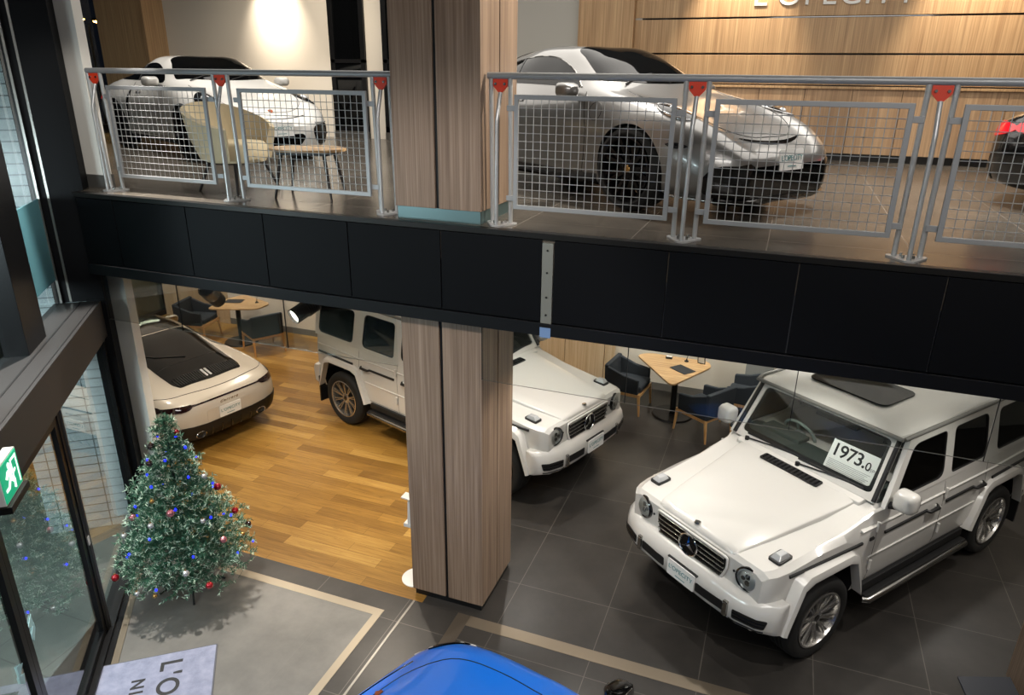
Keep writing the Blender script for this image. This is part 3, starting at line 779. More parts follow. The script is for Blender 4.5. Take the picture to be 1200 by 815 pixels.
    # ---- nose: grille, lamps, indicators, bumper
    b = NB(); gp = rpoly([(-.425, 1.005), (-.425, .90), (-.37, .765), (.37, .765), (.425, .90), (.425, 1.005)], .025, 3)
    plate(b, gp, lambda u, v, d: V(2.135+d, u, v), -.03, .018); P('grille', b, M['gloss_black'])
    gr = [o for o in COL.objects if o.parent == root and o.name.startswith('grille')][-1]
    b = NB()
    for k in range(5):
        z = .80+.047*k; hw = .40 if z > .88 else .40-(.9-z)*.25
        loft(b, [[V(2.150, y, z-.008), V(2.172, y, z-.003), V(2.172, y, z+.006), V(2.150, y, z+.010)] for y in (-hw, hw)])
    obj('grille_bar', b, M['sat_chrome'], gr, bev=.002)
    b = NB(); tube(b, [V(2.15, u, v) for u, v in gp+gp[:1]], .012, 8, False); obj('grille_surround', b, W, gr, smooth=60)
    b = NB(); cyl(b, (2.15, 0, .885), (2.172, 0, .885), .10, seg=36); q = obj('emblem_disc', b, M['gloss_black'], gr)
    b = NB(); star(b, axes((2.176, 0, .885), (0, 1, 0), (0, 0, 1)), .112, .012); obj('star_emblem', b, M['chrome'], gr, smooth=35)
    for s in (1, -1):
        T = axes((2.085, s*.625, .915), (-s*.22, 1, 0), (0, 0, 1))
        if (T @ V(0, 0, 1)).x < T.translation.x: T = T @ Matrix.Rotation(PI, 4, 'Y')
        b = NB(); lathe(b, [(0, .0), (.118, .0), (.118, .045), (.108, .055), (.10, .045), (.10, .02), (0, .02)], T, 36); h = P('headlamp', b, M['gloss_black'], smooth=40)
        b = NB(); lathe(b, [(.0, .075), (.06, .07), (.092, .055), (.10, .035)], T, 36); obj('lens', b, M['screen'], h, smooth=60)
        b = NB(); lathe(b, [(.084, .035), (.096, .05), (.10, .046), (.09, .03)], T, 36, True); obj('light_ring', b, M['lens'], h, smooth=40)
        b = NB()
        for q in (.03, -.032): cyl(b, T @ V(0, q, .02), T @ V(0, q, .05), .034, .026, 20)
        cyl(b, T @ V(.045, .0, .02), T @ V(.045, 0, .045), .02, seg=16); cyl(b, T @ V(-.045, 0, .02), T @ V(-.045, 0, .045), .02, seg=16)
        obj('projector', b, M['chrome'], h, smooth=40)
        # indicator on the wing top
        b = NB(); plate(b, rrect(-.085, .085, -.062, .062, .02), lambda u, v, d: V(1.86+u, s*.715+v, 1.088-u*.09+d), -.02, .012); it = P('indicator', b, M['plastic'], bev=.003)
        b = NB(); loft(b, [[V(1.86+a*.075, s*.715+c*.05, z) for a, c in ((1, 1), (-1, 1), (-1, -1), (1, -1))] for z in (1.094,)]+[[V(1.855+a*.045, s*.715+c*.03, 1.138) for a, c in ((1, 1), (-1, 1), (-1, -1), (1, -1))]])
        obj('lens', b, M['lens'], it, bev=.008)
        b = NB(); cyl(b, (2.125, s*.49, .915), (2.137, s*.49, .915), .012, seg=10); P('sensor', b, M['plastic'])
    # bumper
    b = NB(); rings = []
    for y in (-.925, -.90, -.80, -.62, -.3, .3, .62, .80, .90, .925):
        a = abs(y); xf = 2.245 if a <= .3 else (2.225 if a <= .62 else (2.17 if a < .85 else (2.08 if a < .91 else 2.03)))
        zb = .47 if a < .7 else .485; xb = 1.92 if a > .7 else 1.98
        rings.append([V(xb, y, zb), V(xf-.045, y, zb), V(xf, y, zb+.07), V(xf+.005, y, .66), V(xf-.02, y, .745), V(xf-.075, y, .785), V(xb, y, .79)])
    loft(b, rings); bp = P('front_bumper', b, W, bev=.018, seg=3)
    K = Body.__new__(Body); K.root = bp
    K.bvh = BVHTree.FromPolygons([v.co.copy() for v in bp.data.vertices], [tuple(p.vertices) for p in bp.data.polygons])
    for s in (1, -1):
        f = (lambda q: q) if s > 0 else fy
        a = K.patch('air_intake', 'F', f(rpoly([(.60, .555), (.60, .645), (.87, .65), (.85, .56)], .015, 3)), M['plastic'], .006, .04)
        for z in (.585, .615): K.line('intake_bar', 'F', f([(.61, z), (.85, z)]), M['gloss_black'], .006, parent=a, off=.006)
        K.patch('air_intake', 'F', f(rpoly([(.20, .555), (.20, .645), (.505, .65), (.505, .56)], .012, 3)), M['plastic'], .006, .04)
        K.line('lower_slot', 'F', f([(.56, .515), (.84, .52)]), M['plastic'], .008)
    for s in (1, -1):
        b = NB(); box(b, (2.243, s*.535, .60), (.03, .045, .13)); box(b, (2.228, s*.535, .672), (.05, .045, .02)); obj('bumper_clip', b, M['sat_chrome'], bp, bev=.004)
    numberplate(root, (2.264, 0.03, .62), (0, 1, 0), (0, 0, 1), .33, .165, 'number_plate')
    b = NB(); bx(b, 2.235, 2.257, -.15, .21, .70, .712); P('plate_holder', b, M['plastic'])
    # ---- flanks: flares, strips, handles, sills, hinges
    arch2 = [(-.56, .13), (-.545, .2), (-.40, .60), (-.30, .655), (.30, .655), (.40, .60), (.545, .2), (.56, .13)]
    inn = [(.50, .13), (.475, .2), (.35, .52), (.24, .56), (-.24, .56), (-.35, .52), (-.475, .2), (-.50, .13)]
    for cx in (1.445, -1.445):
        for s in (1, -1):
            ox = [(a, c) for a, c in arch2]
            if cx > 0: lo = {-.60: .05}
            b = NB(); z0 = .36
            R_in = [V(cx+a, s*.86, z0+c) for a, c in arch2]; R_o = [V(cx+a*.955, s*.945, z0+c*.955) for a, c in arch2]
            R_o2 = [V(cx+a*.90, s*.962, z0+c*.90) for a, c in arch2]; R_i = [V(cx+a, s*.960, z0+c) for a, c in inn[::-1]]; R_b = [V(cx+a, s*.87, z0+c) for a, c in inn[::-1]]
            loft(b, [R_in, R_o, R_o2, R_i, R_b], cap=False) if False else None
            rows = [[b.verts.new(p) for p in r] for r in (R_in, R_o, R_o2, R_i, R_b)]
            for A, B in zip(rows, rows[1:]+rows[:1]):
                for k in range(len(A)-1): b.faces.new((A[k], A[k+1], B[k+1], B[k]))
            b.faces.new([r[0] for r in rows]); b.faces.new([r[-1] for r in rows][::-1])
            P('wheel_arch', b, W, bev=.012)
    for s in (1, -1):
        yb = lambda x: s*(interp(half, x))
        for x0, x1 in ((1.915, .985), (.88, .82), (.66, -.02), (-.335, -.835), (-1.19, -1.99)):
            b = NB(); loft(b, [[V(x, yb(x)-s*.01, .995), V(x, yb(x)+s*.014, 1.0), V(x, yb(x)+s*.014, 1.022), V(x, yb(x)-s*.01, 1.028)] for x in (x0, (x0+x1)/2, x1)]); P('rub_strip', b, M['plastic'], bev=.003)
        for x in (-.09, -.92):
            b = NB(); tube(b, [(x+.085, yb(x)+s*.0, 1.01), (x+.075, yb(x)+s*.035, 1.012), (x-.06, yb(x)+s*.04, 1.015), (x-.09, yb(x)+s*.0, 1.015)], [.016, .017, .02, .02], 8); h = P('door_handle', b, M['plastic'], smooth=50)
            b = NB(); cyl(b, (x-.075, yb(x)+s*.0, 1.015), (x-.075, yb(x)+s*.052, 1.015), .016, seg=12); obj('push_button', b, W, h, smooth=40)
        for x in (.80, -.30):
            for z in (.72, 1.12):
                b = NB(); cyl(b, (x, yb(x)+s*.008, z-.05), (x, yb(x)+s*.008, z+.05), .014, seg=10); P('door_hinge', b, W, smooth=40)
        for x, z0 in ((.78, .53), (-.285, .53), (-1.06, .95)): KB.line('panel_gap', 'L' if s > 0 else 'R', [(x, z0), (x, 1.235)], M['gap'], .0028)
        KB.line('panel_gap', 'L' if s > 0 else 'R', [(.78, .53), (-.95, .53)], M['gap'], .0028)
        b = NB(); loft(b, [[V(x, yb(x)-s*.02, 1.115), V(x, yb(x)+s*.004, 1.12), V(x, yb(x)+s*.004, 1.128), V(x, yb(x)-s*.03, 1.14)] for x in (1.0, 0., -1.2, -2.0)]); P('body_crease', b, W)
        b = NB(); loft(b, [[V(x, yb(x)-s*.02, .79), V(x, yb(x)+s*.005, .80), V(x, yb(x)+s*.005, .808), V(x, yb(x)-s*.03, .82)] for x in (.84, 0., -.95)]); P('body_crease', b, W)
        b = NB(); bx(b, .86, -.86, s*.80, s*.905, .43, .515); bx(b, .83, -.86, s*.86, s*.955, .385, .415); rb = P('running_board', b, M['plastic'], bev=.008)
        b = NB(); tube(b, [(.84, s*.93, .37), (.82, s*.965, .375), (-.84, s*.965, .375), (-.87, s*.93, .37)], .030, 10); obj('chrome_tube', b, M['sat_chrome'], rb, smooth=60)
        b = NB(); bx(b, -1.96, -1.985, s*.64, s*.94, .22, .62); P('mud_flap', b, M['plastic'])
        # mirror
        b = NB(); tube(b, [(.64, s*.86, 1.27), (.65, s*.93, 1.30)], .035, 8); mr = P('mirror', b, M['plastic'])
        b = NB(); rr = []
        for x, k in ((.575, .86), (.60, 1.), (.66, 1.), (.705, .86), (.725, .55)):
            rr.append([V(x, s*(1.01+u*k), 1.385+v*k) for u, v in rrect(-.095, .095, -.098, .098, .05, 4)])
        loft(b, rr); obj('mirror_shell', b, W, mr, smooth=50)
        b = NB(); plate(b, rrect(-.085, .085, -.075, .075, .04), lambda u, v, d: V(.574-d, s*1.01+u, 1.385+v), -.002, .004); obj('mirror_glass', b, M['chrome'], mr)
    # rear bumper, tail lamps, spare wheel
    b = NB(); loft(b, [[V(-1.99, y, .50), V(-1.98, y, .80), V(-2.13+abs(y)**6*.08, y, .79), V(-2.16+abs(y)**6*.08, y, .72), V(-2.14+abs(y)**6*.08, y, .52)] for y in (-.93, -.85, -.5, .5, .85, .93)]); P('rear_bumper', b, W, bev=.02)
    for s in (1, -1):
        b = NB(); bx(b, -2.055, -2.08, s*.62, s*.84, .86, .99); P('tail_lamp', b, M['red_lens'], bev=.006)
    b = NB(); lathe(b, [(0, .0), (.37, .0), (.385, .03), (.385, .19), (.36, .22), (.2, .235), (0, .235)], axes((-2.06, -.02, 1.02), (0, -1, 0), (0, 0, 1)), 40)
    P('spare_wheel_cover', b, W, smooth=40)
    # underbody and cabin floor
    b = NB(); bx(b, 1.9, -1.95, -.5, .5, .30, .50); bx(b, 1.55, 1.35, -.8, .8, .34, .46); bx(b, -1.35, -1.55, -.8, .8, .34, .46); P('chassis', b, M['plastic'])
    # ---- cabin
    b = NB(); loft(b, [[V(.70, y, 1.20), V(.70, y, 1.325), V(.42, y, 1.345), V(.30, y, 1.30), V(.32, y, 1.1)] for y in (-.80, .80)]); bx(b, .50, .32, -.66, -.2, 1.33, 1.38); P('dashboard', b, M['dash'], bev=.012)
    T = Matrix.Translation((.20, -.40, 1.30)) @ Matrix.Rotation(math.radians(-62), 4, 'Y')
    b = NB(); tube(b, [T @ V(.18*math.cos(2*PI*k/36), .18*math.sin(2*PI*k/36), 0) for k in range(37)], .017, 10, False)
    lathe(b, [(0, .02), (.06, .015), (.065, -.02), (0, -.04)], T, 20)
    for a in (0, PI, -PI/2, ): tube(b, [T @ V(.05*math.cos(a+PI/2*0), .05*math.sin(a), 0), T @ V(.175*math.cos(a), .175*math.sin(a), 0)], .014, 6)
    tube(b, [T @ V(0, 0, -.02), (.42, -.40, 1.2)], .03, 8)
    P('steering_wheel', b, mat('pale_grey_wheel_leather', '#8b9793', .4), smooth=60)
    for nm, x, ys in (('front_seat', -.28, (-.40, .40)), ('rear_seat', -1.15, (-.42, .42))):
        for y in ys:
            b = NB(); box(b, (x+.12, y, .98), (.52, .52, .16)); box(b, (x-.2, y, 1.27), (.14, .50, .58), Matrix.Rotation(-.2, 3, 'Y')); box(b, (x-.285, y, 1.63), (.09, .27, .17), Matrix.Rotation(-.1, 3, 'Y'))
            cyl(b, (x-.27, y-.07, 1.5), (x-.28, y-.07, 1.6), .008, seg=6); cyl(b, (x-.27, y+.07, 1.5), (x-.28, y+.07, 1.6), .008, seg=6)
            P(nm, b, M['seat'], bev=.04, seg=3)
    b = NB(); bx(b, .9, -2.0, -.85, .85, .88, .905); P('cabin_floor', b, M['plastic'])
    b = NB(); loft(b, [[V(.30, y, 1.74-.012), V(.28, y, 1.80), V(.26, y, 1.80), V(.27, y, 1.73)] for y in (-.12, .12)]); P('rear_view_mirror', b, M['plastic'], bev=.006)
    wm = make_g.wheels
    put_wheels(root, wm, (1.445, -1.445), (.79, .79), .40)
    return root
make_g.wheels = wheel_meshes(.40, .27, .272, ('multi', 10), M['rim_silver'])
G1 = make_g('white boxy off-road wagon with a price card behind its windscreen, parked on dark tiles', (.943, 7.321, 0), math.radians(-127.34))
G2 = make_g('white boxy off-road wagon seen either side of the wood-clad column, rear wheels on oak planks', (-3.885, 8.345, 0), math.radians(-19.08))
# price card standing on the dashboard of the right-hand wagon
def price_card():
    R = math.radians(-127.34); base = Matrix.Translation((.943, 7.321, 0)) @ Matrix.Rotation(R, 4, 'Z')
    o = V(.56, .41, 1.45); x = V(-.02, 1, .0).normalized(); up = V(-.42, 0, .91).normalized()
    T = base @ axes(o, x, up)
    ox = (T @ V(0, 0, 0)); X = (T.to_3x3() @ V(1, 0, 0)); Y = (T.to_3x3() @ V(0, 1, 0))
    T = axes(ox, X, Y)
    b = NB(); plate(b, rrect(-.235, .235, -.155, .15, .004, 2), lambda u, v, d: T @ V(u, v, d), -.003, 0)
    c = obj('price_card', b, M['card']); tag(c, 'white price card reading 1973.0 standing behind the wagon\'s windscreen', 'sign')
    text('price', '1973.', .175, M['ink'], axes(T @ V(-.045, .055, .001), X, Y), c, depth=.0006, bold=.0022, spacing=.9)
    text('price_decimal', '0', .11, M['ink'], axes(T @ V(.158, .030, .001), X, Y), c, depth=.0006, bold=.001)
    text('price_unit', '万円', .038, M['ink'], axes(T @ V(.205, .008, .001), X, Y), c, depth=.0006)
    b = NB()
    for k in range(6): plate(b, [(-.21, -.04-.016*k), (.21-.02*(k % 3), -.04-.016*k), (.21-.02*(k % 3), -.045-.016*k), (-.21, -.045-.016*k)], lambda u, v, d: T @ V(u, v, d), 0, .0008)
    obj('small_print', b, M['grey_ink'], c)
price_card()
# ---- rear engined coupe (2.45 m wheelbase)
ST911 = [
 S(-2.295, .66, .25, .655, .40, .63, .50, .59, .56, .52, .55, .42, .50, .34, .30),
 S(-2.27, .735, .30, .73, .48, .71, .60, .66, .66, .55, .65, .40, .58, .28, .24),
 S(-2.18, .80, .32, .80, .55, .785, .72, .74, .80, .58, .79, .40, .70, .24, .20),
 S(-2.05, .86, .33, .86, .58, .84, .79, .78, .875, .62, .865, .40, .78, .22, .18),
 S(-1.85, .92, .38, .915, .60, .88, .81, .845, .915, .66, .905, .40, .82, .20, .17),
 S(-1.5, 1.035, .40, 1.02, .56, .96, .79, .915, .93, .70, .925, .42, .84, .18, .15),
 S(-1.15, 1.135, .42, 1.115, .55, 1.05, .775, .945, .93, .72, .925, .42, .84, .18, .15),
 S(-.75, 1.23, .44, 1.21, .56, 1.14, .76, .95, .905, .72, .89, .40, .82, .18, .14),
 S(-.3, 1.285, .46, 1.265, .585, 1.19, .77, .94, .885, .72, .87, .40, .82, .18, .14),
 S(.05, 1.275, .47, 1.255, .60, 1.17, .785, .93, .88, .70, .865, .40, .82, .18, .14),
 S(.35, 1.19, .50, 1.165, .64, 1.08, .80, .92, .885, .69, .87, .40, .82, .18, .14),
 S(.62, 1.06, .54, 1.035, .68, .975, .82, .90, .89, .68, .87, .40, .82, .18, .14),
 S(.85, .945, .52, .935, .69, .915, .82, .875, .895, .67, .875, .40, .82, .18, .14),
 S(1.2, .825, .46, .825, .67, .85, .80, .815, .905, .66, .89, .40, .82, .18, .14),
 S(1.55, .745, .44, .745, .66, .785, .79, .74, .885, .58, .87, .36, .80, .18, .14),
 S(1.85, .655, .44, .655, .64, .685, .765, .635, .835, .50, .83, .33, .76, .18, .14),
 S(2.03, .57, .42, .57, .60, .585, .70, .545, .755, .44, .755, .29, .69, .17, .14),
 S(2.14, .50, .36, .50, .52, .505, .61, .475, .65, .39, .65, .26, .59, .17, .15),
 S(2.20, .43, .28, .43, .42, .43, .50, .41, .53, .34, .53, .25, .48, .19, .17)]
def shift(st, sc=(1, 1, 1), fz=None): return [(x*sc[0], [(y*sc[1], z*sc[2]) for y, z in P]) for x, P in st]
def coupe_details(B, m, dark_roof=False, sx=1., sz=1., glassm=None):
    G = glassm or M['car_glass']
    X = lambda L: [(a*sx, c) for a, c in L]
    XZ = lambda L: [(a*sx, c*sz) for a, c in L]
    ws = sm([(.80, 0), (.775, .35), (.68, .62), (.50, .61), (.28, .535), (.13, .47), (.085, .25), (.075, 0), (.085, -.25), (.13, -.47), (.28, -.535), (.50, -.61), (.68, -.62), (.775, -.35)], 4)
    B.patch('windscreen', 'T', X(ws), G)
    sw = [(.50, .935), (.30, 1.055), (.08, 1.145), (-.2, 1.185), (-.55, 1.165), (-.9, 1.095), (-1.18, 1.01), (-1.24, .965), (-1.0, .955), (-.4, .955), (.1, .945)]
    for v in 'LR':
        g = B.patch('side_window', v, XZ(sm(sw, 3)), G)
        B.line('door_gap', v, XZ([(.62, .90), (.70, .60), (.64, .25), (-.45, .25), (-.62, .50), (-.60, .93)]), M['plastic'], .004)
        B.line('window_divider', v, XZ([(-.50, .95), (-.56, 1.165)]), M['plastic'], .010, parent=g, off=.004)
        h = B.patch('door_handle', v, XZ(rrect(-.45, -.25, .80, .83, .012)), m, .012)
        B.line('sill_trim', v, XZ([(.80, .20), (-.80, .20)]), M['plastic'], .02)
    B.line('bonnet_gap', 'T', X(sm([(.92, .60), (1.3, .60), (1.75, .52), (1.95, .30), (1.98, 0), (1.95, -.30), (1.75, -.52), (1.3, -.60), (.92, -.60)], 5, False)), M['plastic'], .004)
    return ws
def cap_under(root, x0, x1, w=.6, z=.16):
    b = NB(); bx(b, x0, x1, -w, w, z, z+.2); obj('underbody', b, M['plastic'], root)
W911 = wheel_meshes(.345, .28, .262, ('turbine', 10), M['rim_black'])
W718 = wheel_meshes(.335, .25, .252, ('double', 5), M['rim_black'])
# ---- pearl coupe below the mezzanine, tail to us
def make_911():
    root = thing('rear_engined_coupe', 'pearl white low coupe with black slatted rear lid, tail towards the Christmas tree', 'car', (-8.916, 7.471, 0), math.radians(166.3))
    B = Body(root, ST911, M['cream_car'], ((1.225, .86, .345), (-1.225, .90, .345)), None)
    coupe_details(B, M['cream_car'])
    roofp = sm([(.06, 0), (.05, .40), (-.1, .50), (-.5, .50), (-.62, .42), (-.64, 0), (-.62, -.42), (-.5, -.50), (-.1, -.50), (.05, -.40)], 4)
    B.patch('roof_panel', 'T', roofp, M['gloss_black'])
    rw = [(-.67, .0), (-.68, .42), (-.80, .485), (-1.2, .51), (-1.6, .51), (-1.84, .505), (-1.96, .46), (-1.985, 0)]
    rw = rw+[(a, -c) for a, c in rw[-2:0:-1]]
    r = B.patch('rear_window', 'T', rpoly(rw, .03, 3), M['car_glass'], .006)
    B.line('lid_gap', 'T', [(-1.5, -.49), (-1.5, 0), (-1.5, .49)], M['plastic'], .004, parent=r, off=.006)
    for k in range(28):
        y = -.45+.90*k/27
        if abs(y) < .055: continue
        B.line('lid_slat', 'T', [(-1.76, y), (-1.95+.04*abs(y), y)], M['plastic'], .010, parent=r, off=.010)
    for y in (-.028, .028): B.patch('brake_light', 'T', rrect(-1.92, -1.76, y-.016, y+.016, .006), M['lens'], .012, .02, parent=r)
    B.line('wiper', 'T', [(-1.42, .02), (-1.25, .35), (-1.12, .44)], M['plastic'], .009, off=.012)
    B.line('spoiler_gap', 'T', sm([(-1.90, .82), (-2.05, .66), (-2.125, .3), (-2.14, 0), (-2.125, -.3), (-2.05, -.66), (-1.90, -.82)], 4, False), M['plastic'], .005)
    # tail lamps joined by a light bar
    B.patch('light_bar', 'B', rrect(-.56, .56, .708, .728, .008), M['smoke_red'], .008, .03)
    for s in (1, -1):
        L = [(.52, .70), (.52, .735), (.70, .745), (.83, .735), (.86, .715), (.80, .68), (.66, .672), (.56, .68)]
        B.patch('tail_lamp', 'B', L if s > 0 else fy(L), M['smoke_red'], .012, .025)
        v = 'L' if s > 0 else 'R'
        B.patch('tail_lamp_end', v, sm([(-1.86, .745), (-2.02, .745), (-2.08, .71), (-2.02, .675), (-1.90, .70)], 3), M['smoke_red'], .012, .025)
        B.patch('rear_reflector', 'B', rrect(s*.62-.09, s*.62+.09, .40, .422, .008), M['red_lens'], .008, .03)
        b = NB(); T = axes((-2.285, s*.47, .30), (0, -1, 0), (0, 0, 1))
        lathe(b, [(.058, -.10), (.058, .02), (.05, .026), (.044, .015), (.044, -.06), (0, -.06)], T @ Matrix.Diagonal((1.35, .8, 1, 1)), 28); obj('tail_pipe', b, M['chrome'], root, smooth=45)
    dif = [(-.86, .47), (-.62, .45), (-.34, .42), (.34, .42), (.62, .45), (.86, .47), (.83, .30), (.74, .17), (-.74, .17), (-.83, .30)]
    B.patch('diffuser', 'B', rpoly(dif, .03), M['black'], .012, .03)
    for y in (-.3, -.15, 0, .15, .3): B.line('diffuser_fin', 'B', [(y, .35), (y, .24)], M['gloss_black'], .012, off=.012)
    B.patch('plate_recess', 'B', rrect(-.34, .34, .43, .60, .03), M['cream_car'], .003, .03)
    p, n, d = B.hit('B', 0, .51); numberplate(root, p+V(-.012, 0, 0), (0, -1, 0), (n.z*0-.10, 0, 1), .33, .165)
    text('model_script', 'Carrera', .07, M['sat_chrome'], axes(V(B.hit('B', 0, .655)[0].x-.006, 0, .655), (0, -1, 0), (-.3, 0, 1)), root, depth=.002, shear=.3, spacing=1.25)
    for s in (1, -1):
        B.patch('headlamp', 'T', sm([(1.52+.14*math.cos(a), s*(.67+.105*math.sin(a))) for a in [2*PI*k/14 for k in range(14)]], 2), M['lens'], .012, .03)
    mirror_part(root, None, .52, .93, .97, M['cream_car'])
    put_wheels(root, W911, (1.225, -1.225), (.775, .80), .345); cap_under(root, 1.9, -1.9)
    return root
make_911()
# ---- mid engined coupe (2.475 m wheelbase)
ST718 = shift(ST911, (1, .965, 1.005))
ST718 = [(x, [(y, z) for y, z in P]) for x, P in ST718]
def mid_front(B, root, m, slim):
    """nose of the mid-engined coupes: oval lamps, badge, intakes"""
    for s in (1, -1):
        L = [(1.36, .66), (1.46, .755), (1.60, .79), (1.74, .755), (1.80, .68), (1.74, .60), (1.58, .575), (1.43, .59)]
        if slim: L = [(1.64, .835), (1.80, .805), (1.95, .70), (2.06, .56), (2.0, .58), (1.90, .66), (1.78, .75)]
        h = B.patch('headlamp', 'T', sm([(a, s*c) for a, c in L], 4), M['gloss_black' if slim else 'lamp_dark'], .012, .03)
        c, n, d = B.hit('T', *((1.86, s*.73) if slim else (1.60, s*.68))); T = Matrix.Translation(c+n*.004) @ n.to_track_quat('Z', 'Y').to_matrix().to_4x4()
        b = NB(); k = .4 if slim else 1.; lathe(b, [(0, .03*k), (.035*k, .026*k), (.052*k, .012*k), (.055*k, 0), (0, 0)], T, 24); obj('projector', b, M['lens'], h, smooth=50)
        I = [(.46, .40), (.50, .22), (.62, .20), (.74, .24), (.78, .40), (.70, .45), (.56, .45)]
        o = B.patch('side_intake', 'F', sm(I if s > 0 else fy(I), 3), M['gloss_black'], .008, .03)
        B.line('intake_vane', 'F', [(s*.48, .33), (s*.76, .33)], M['plastic'], .012, parent=o, off=.01)
        B.line('side_lamp', 'F', [(s*.50, .47), (s*.75, .47)], M['lens'], .010, off=.004)
    B.patch('centre_intake', 'F', rpoly([(-.34, .30), (-.26, .20), (.26, .20), (.34, .30), (.30, .34), (-.30, .34)], .03), M['gloss_black'], .008, .03)
    c, n, d = B.hit('T', 1.96, 0); T = Matrix.Translation(c+n*.002) @ n.to_track_quat('Z', 'X').to_matrix().to_4x4()
    b = NB(); plate(b, rpoly([(-.028, .035), (.028, .035), (.03, 0), (0, -.04), (-.03, 0)], .01), lambda u, v, q: T @ V(v, u, q), 0, .006); obj('nose_badge', b, mat('enamel_badge', '#a8562f', .3, .5), root)
    B.line('nose_gap', 'T', sm([(2.06, .40), (2.10, .2), (2.11, 0), (2.10, -.2), (2.06, -.40)], 4, False), M['gloss_black'], .009, off=-.002)
def mid_rear(B, root, m):
    B.patch('rear_window', 'T', rpoly([(-.50, .40), (-.50, -.40), (-1.45, -.44), (-1.45, .44)], .08), M['car_glass'], .006)
    for s in (1, -1):
        L = [(.50, .66), (.52, .74), (.68, .75), (.80, .72), (.80, .66), (.66, .62)]
        B.patch('tail_lamp', 'B', sm(L if s > 0 else fy(L), 3), M['red_lens'], .012, .03)
        v = 'L' if s > 0 else 'R'
        B.patch('tail_lamp_end', v, sm([(-1.84, .77), (-2.0, .76), (-2.08, .70), (-2.0, .66), (-1.88, .69)], 3), M['red_lens'], .012, .025)
        i = B.patch('air_scoop', v, sm([(-.62, .82), (-.67, .80), (-.80, .52), (-.84, .40), (-.78, .42), (-.70, .60)], 3), M['gloss_black'], .008, .03)
    B.patch('diffuser', 'B', rpoly([(-.7, .40), (.7, .40), (.66, .24), (-.66, .24)], .04), M['gloss_black'], .010, .03)
    for y in (-.08, .08):
        b = NB(); cyl(b, (-2.20, y, .27), (-2.32, y, .27), .05, seg=20); obj('tail_pipe', b, M['chrome'], root, smooth=40)
def make_mid(label, loc, rz, m, mirror_m, plate=True, slim=False):
    root = thing('mid_engined_coupe', label, 'car', loc, rz)
    B = Body(root, ST718, m, ((1.2375, .835, .335), (-1.2375, .87, .335)), None)
    coupe_details(B, m, sz=1.005); mid_front(B, root, m, slim); mid_rear(B, root, m)
    if plate:
        c, n, d = B.hit('F', 0, .40); numberplate(root, c+V(.012, 0, 0), (0, 1, 0), (-.1, 0, 1), .33, .165)
    mirror_part(root, None, .52, .915, .955, mirror_m)
    for y0, y1 in ((.05, .50), (-.52, -.05)): B.line('wiper', 'T', [(.80, y0), (.70, (y0+y1)/2), (.66, y1)], M['plastic'], .008, off=.012)
    put_wheels(root, W718, (1.2375, -1.2375), (.755, .785), .335); cap_under(root, 1.9, -1.9)
    return root, B
make_mid('white coupe with round-eyed headlamps facing right, behind the left upstairs railing', (-8.10, 8.80, U), math.radians(-25.2), M['white_car'], M['white_car'])
root, B = make_mid('bright blue coupe in the entrance, nose and bonnet cut off by the bottom edge', (-.45, 2.60, 0), math.radians(157), M['blue_car'], M['gloss_black'], False, True)
root, B = make_mid('glossy black coupe at the right edge of the upper floor, red tail lamp showing', (4.05, 7.55, U), math.radians(-25), M['black_car'], M['black_car'], False)
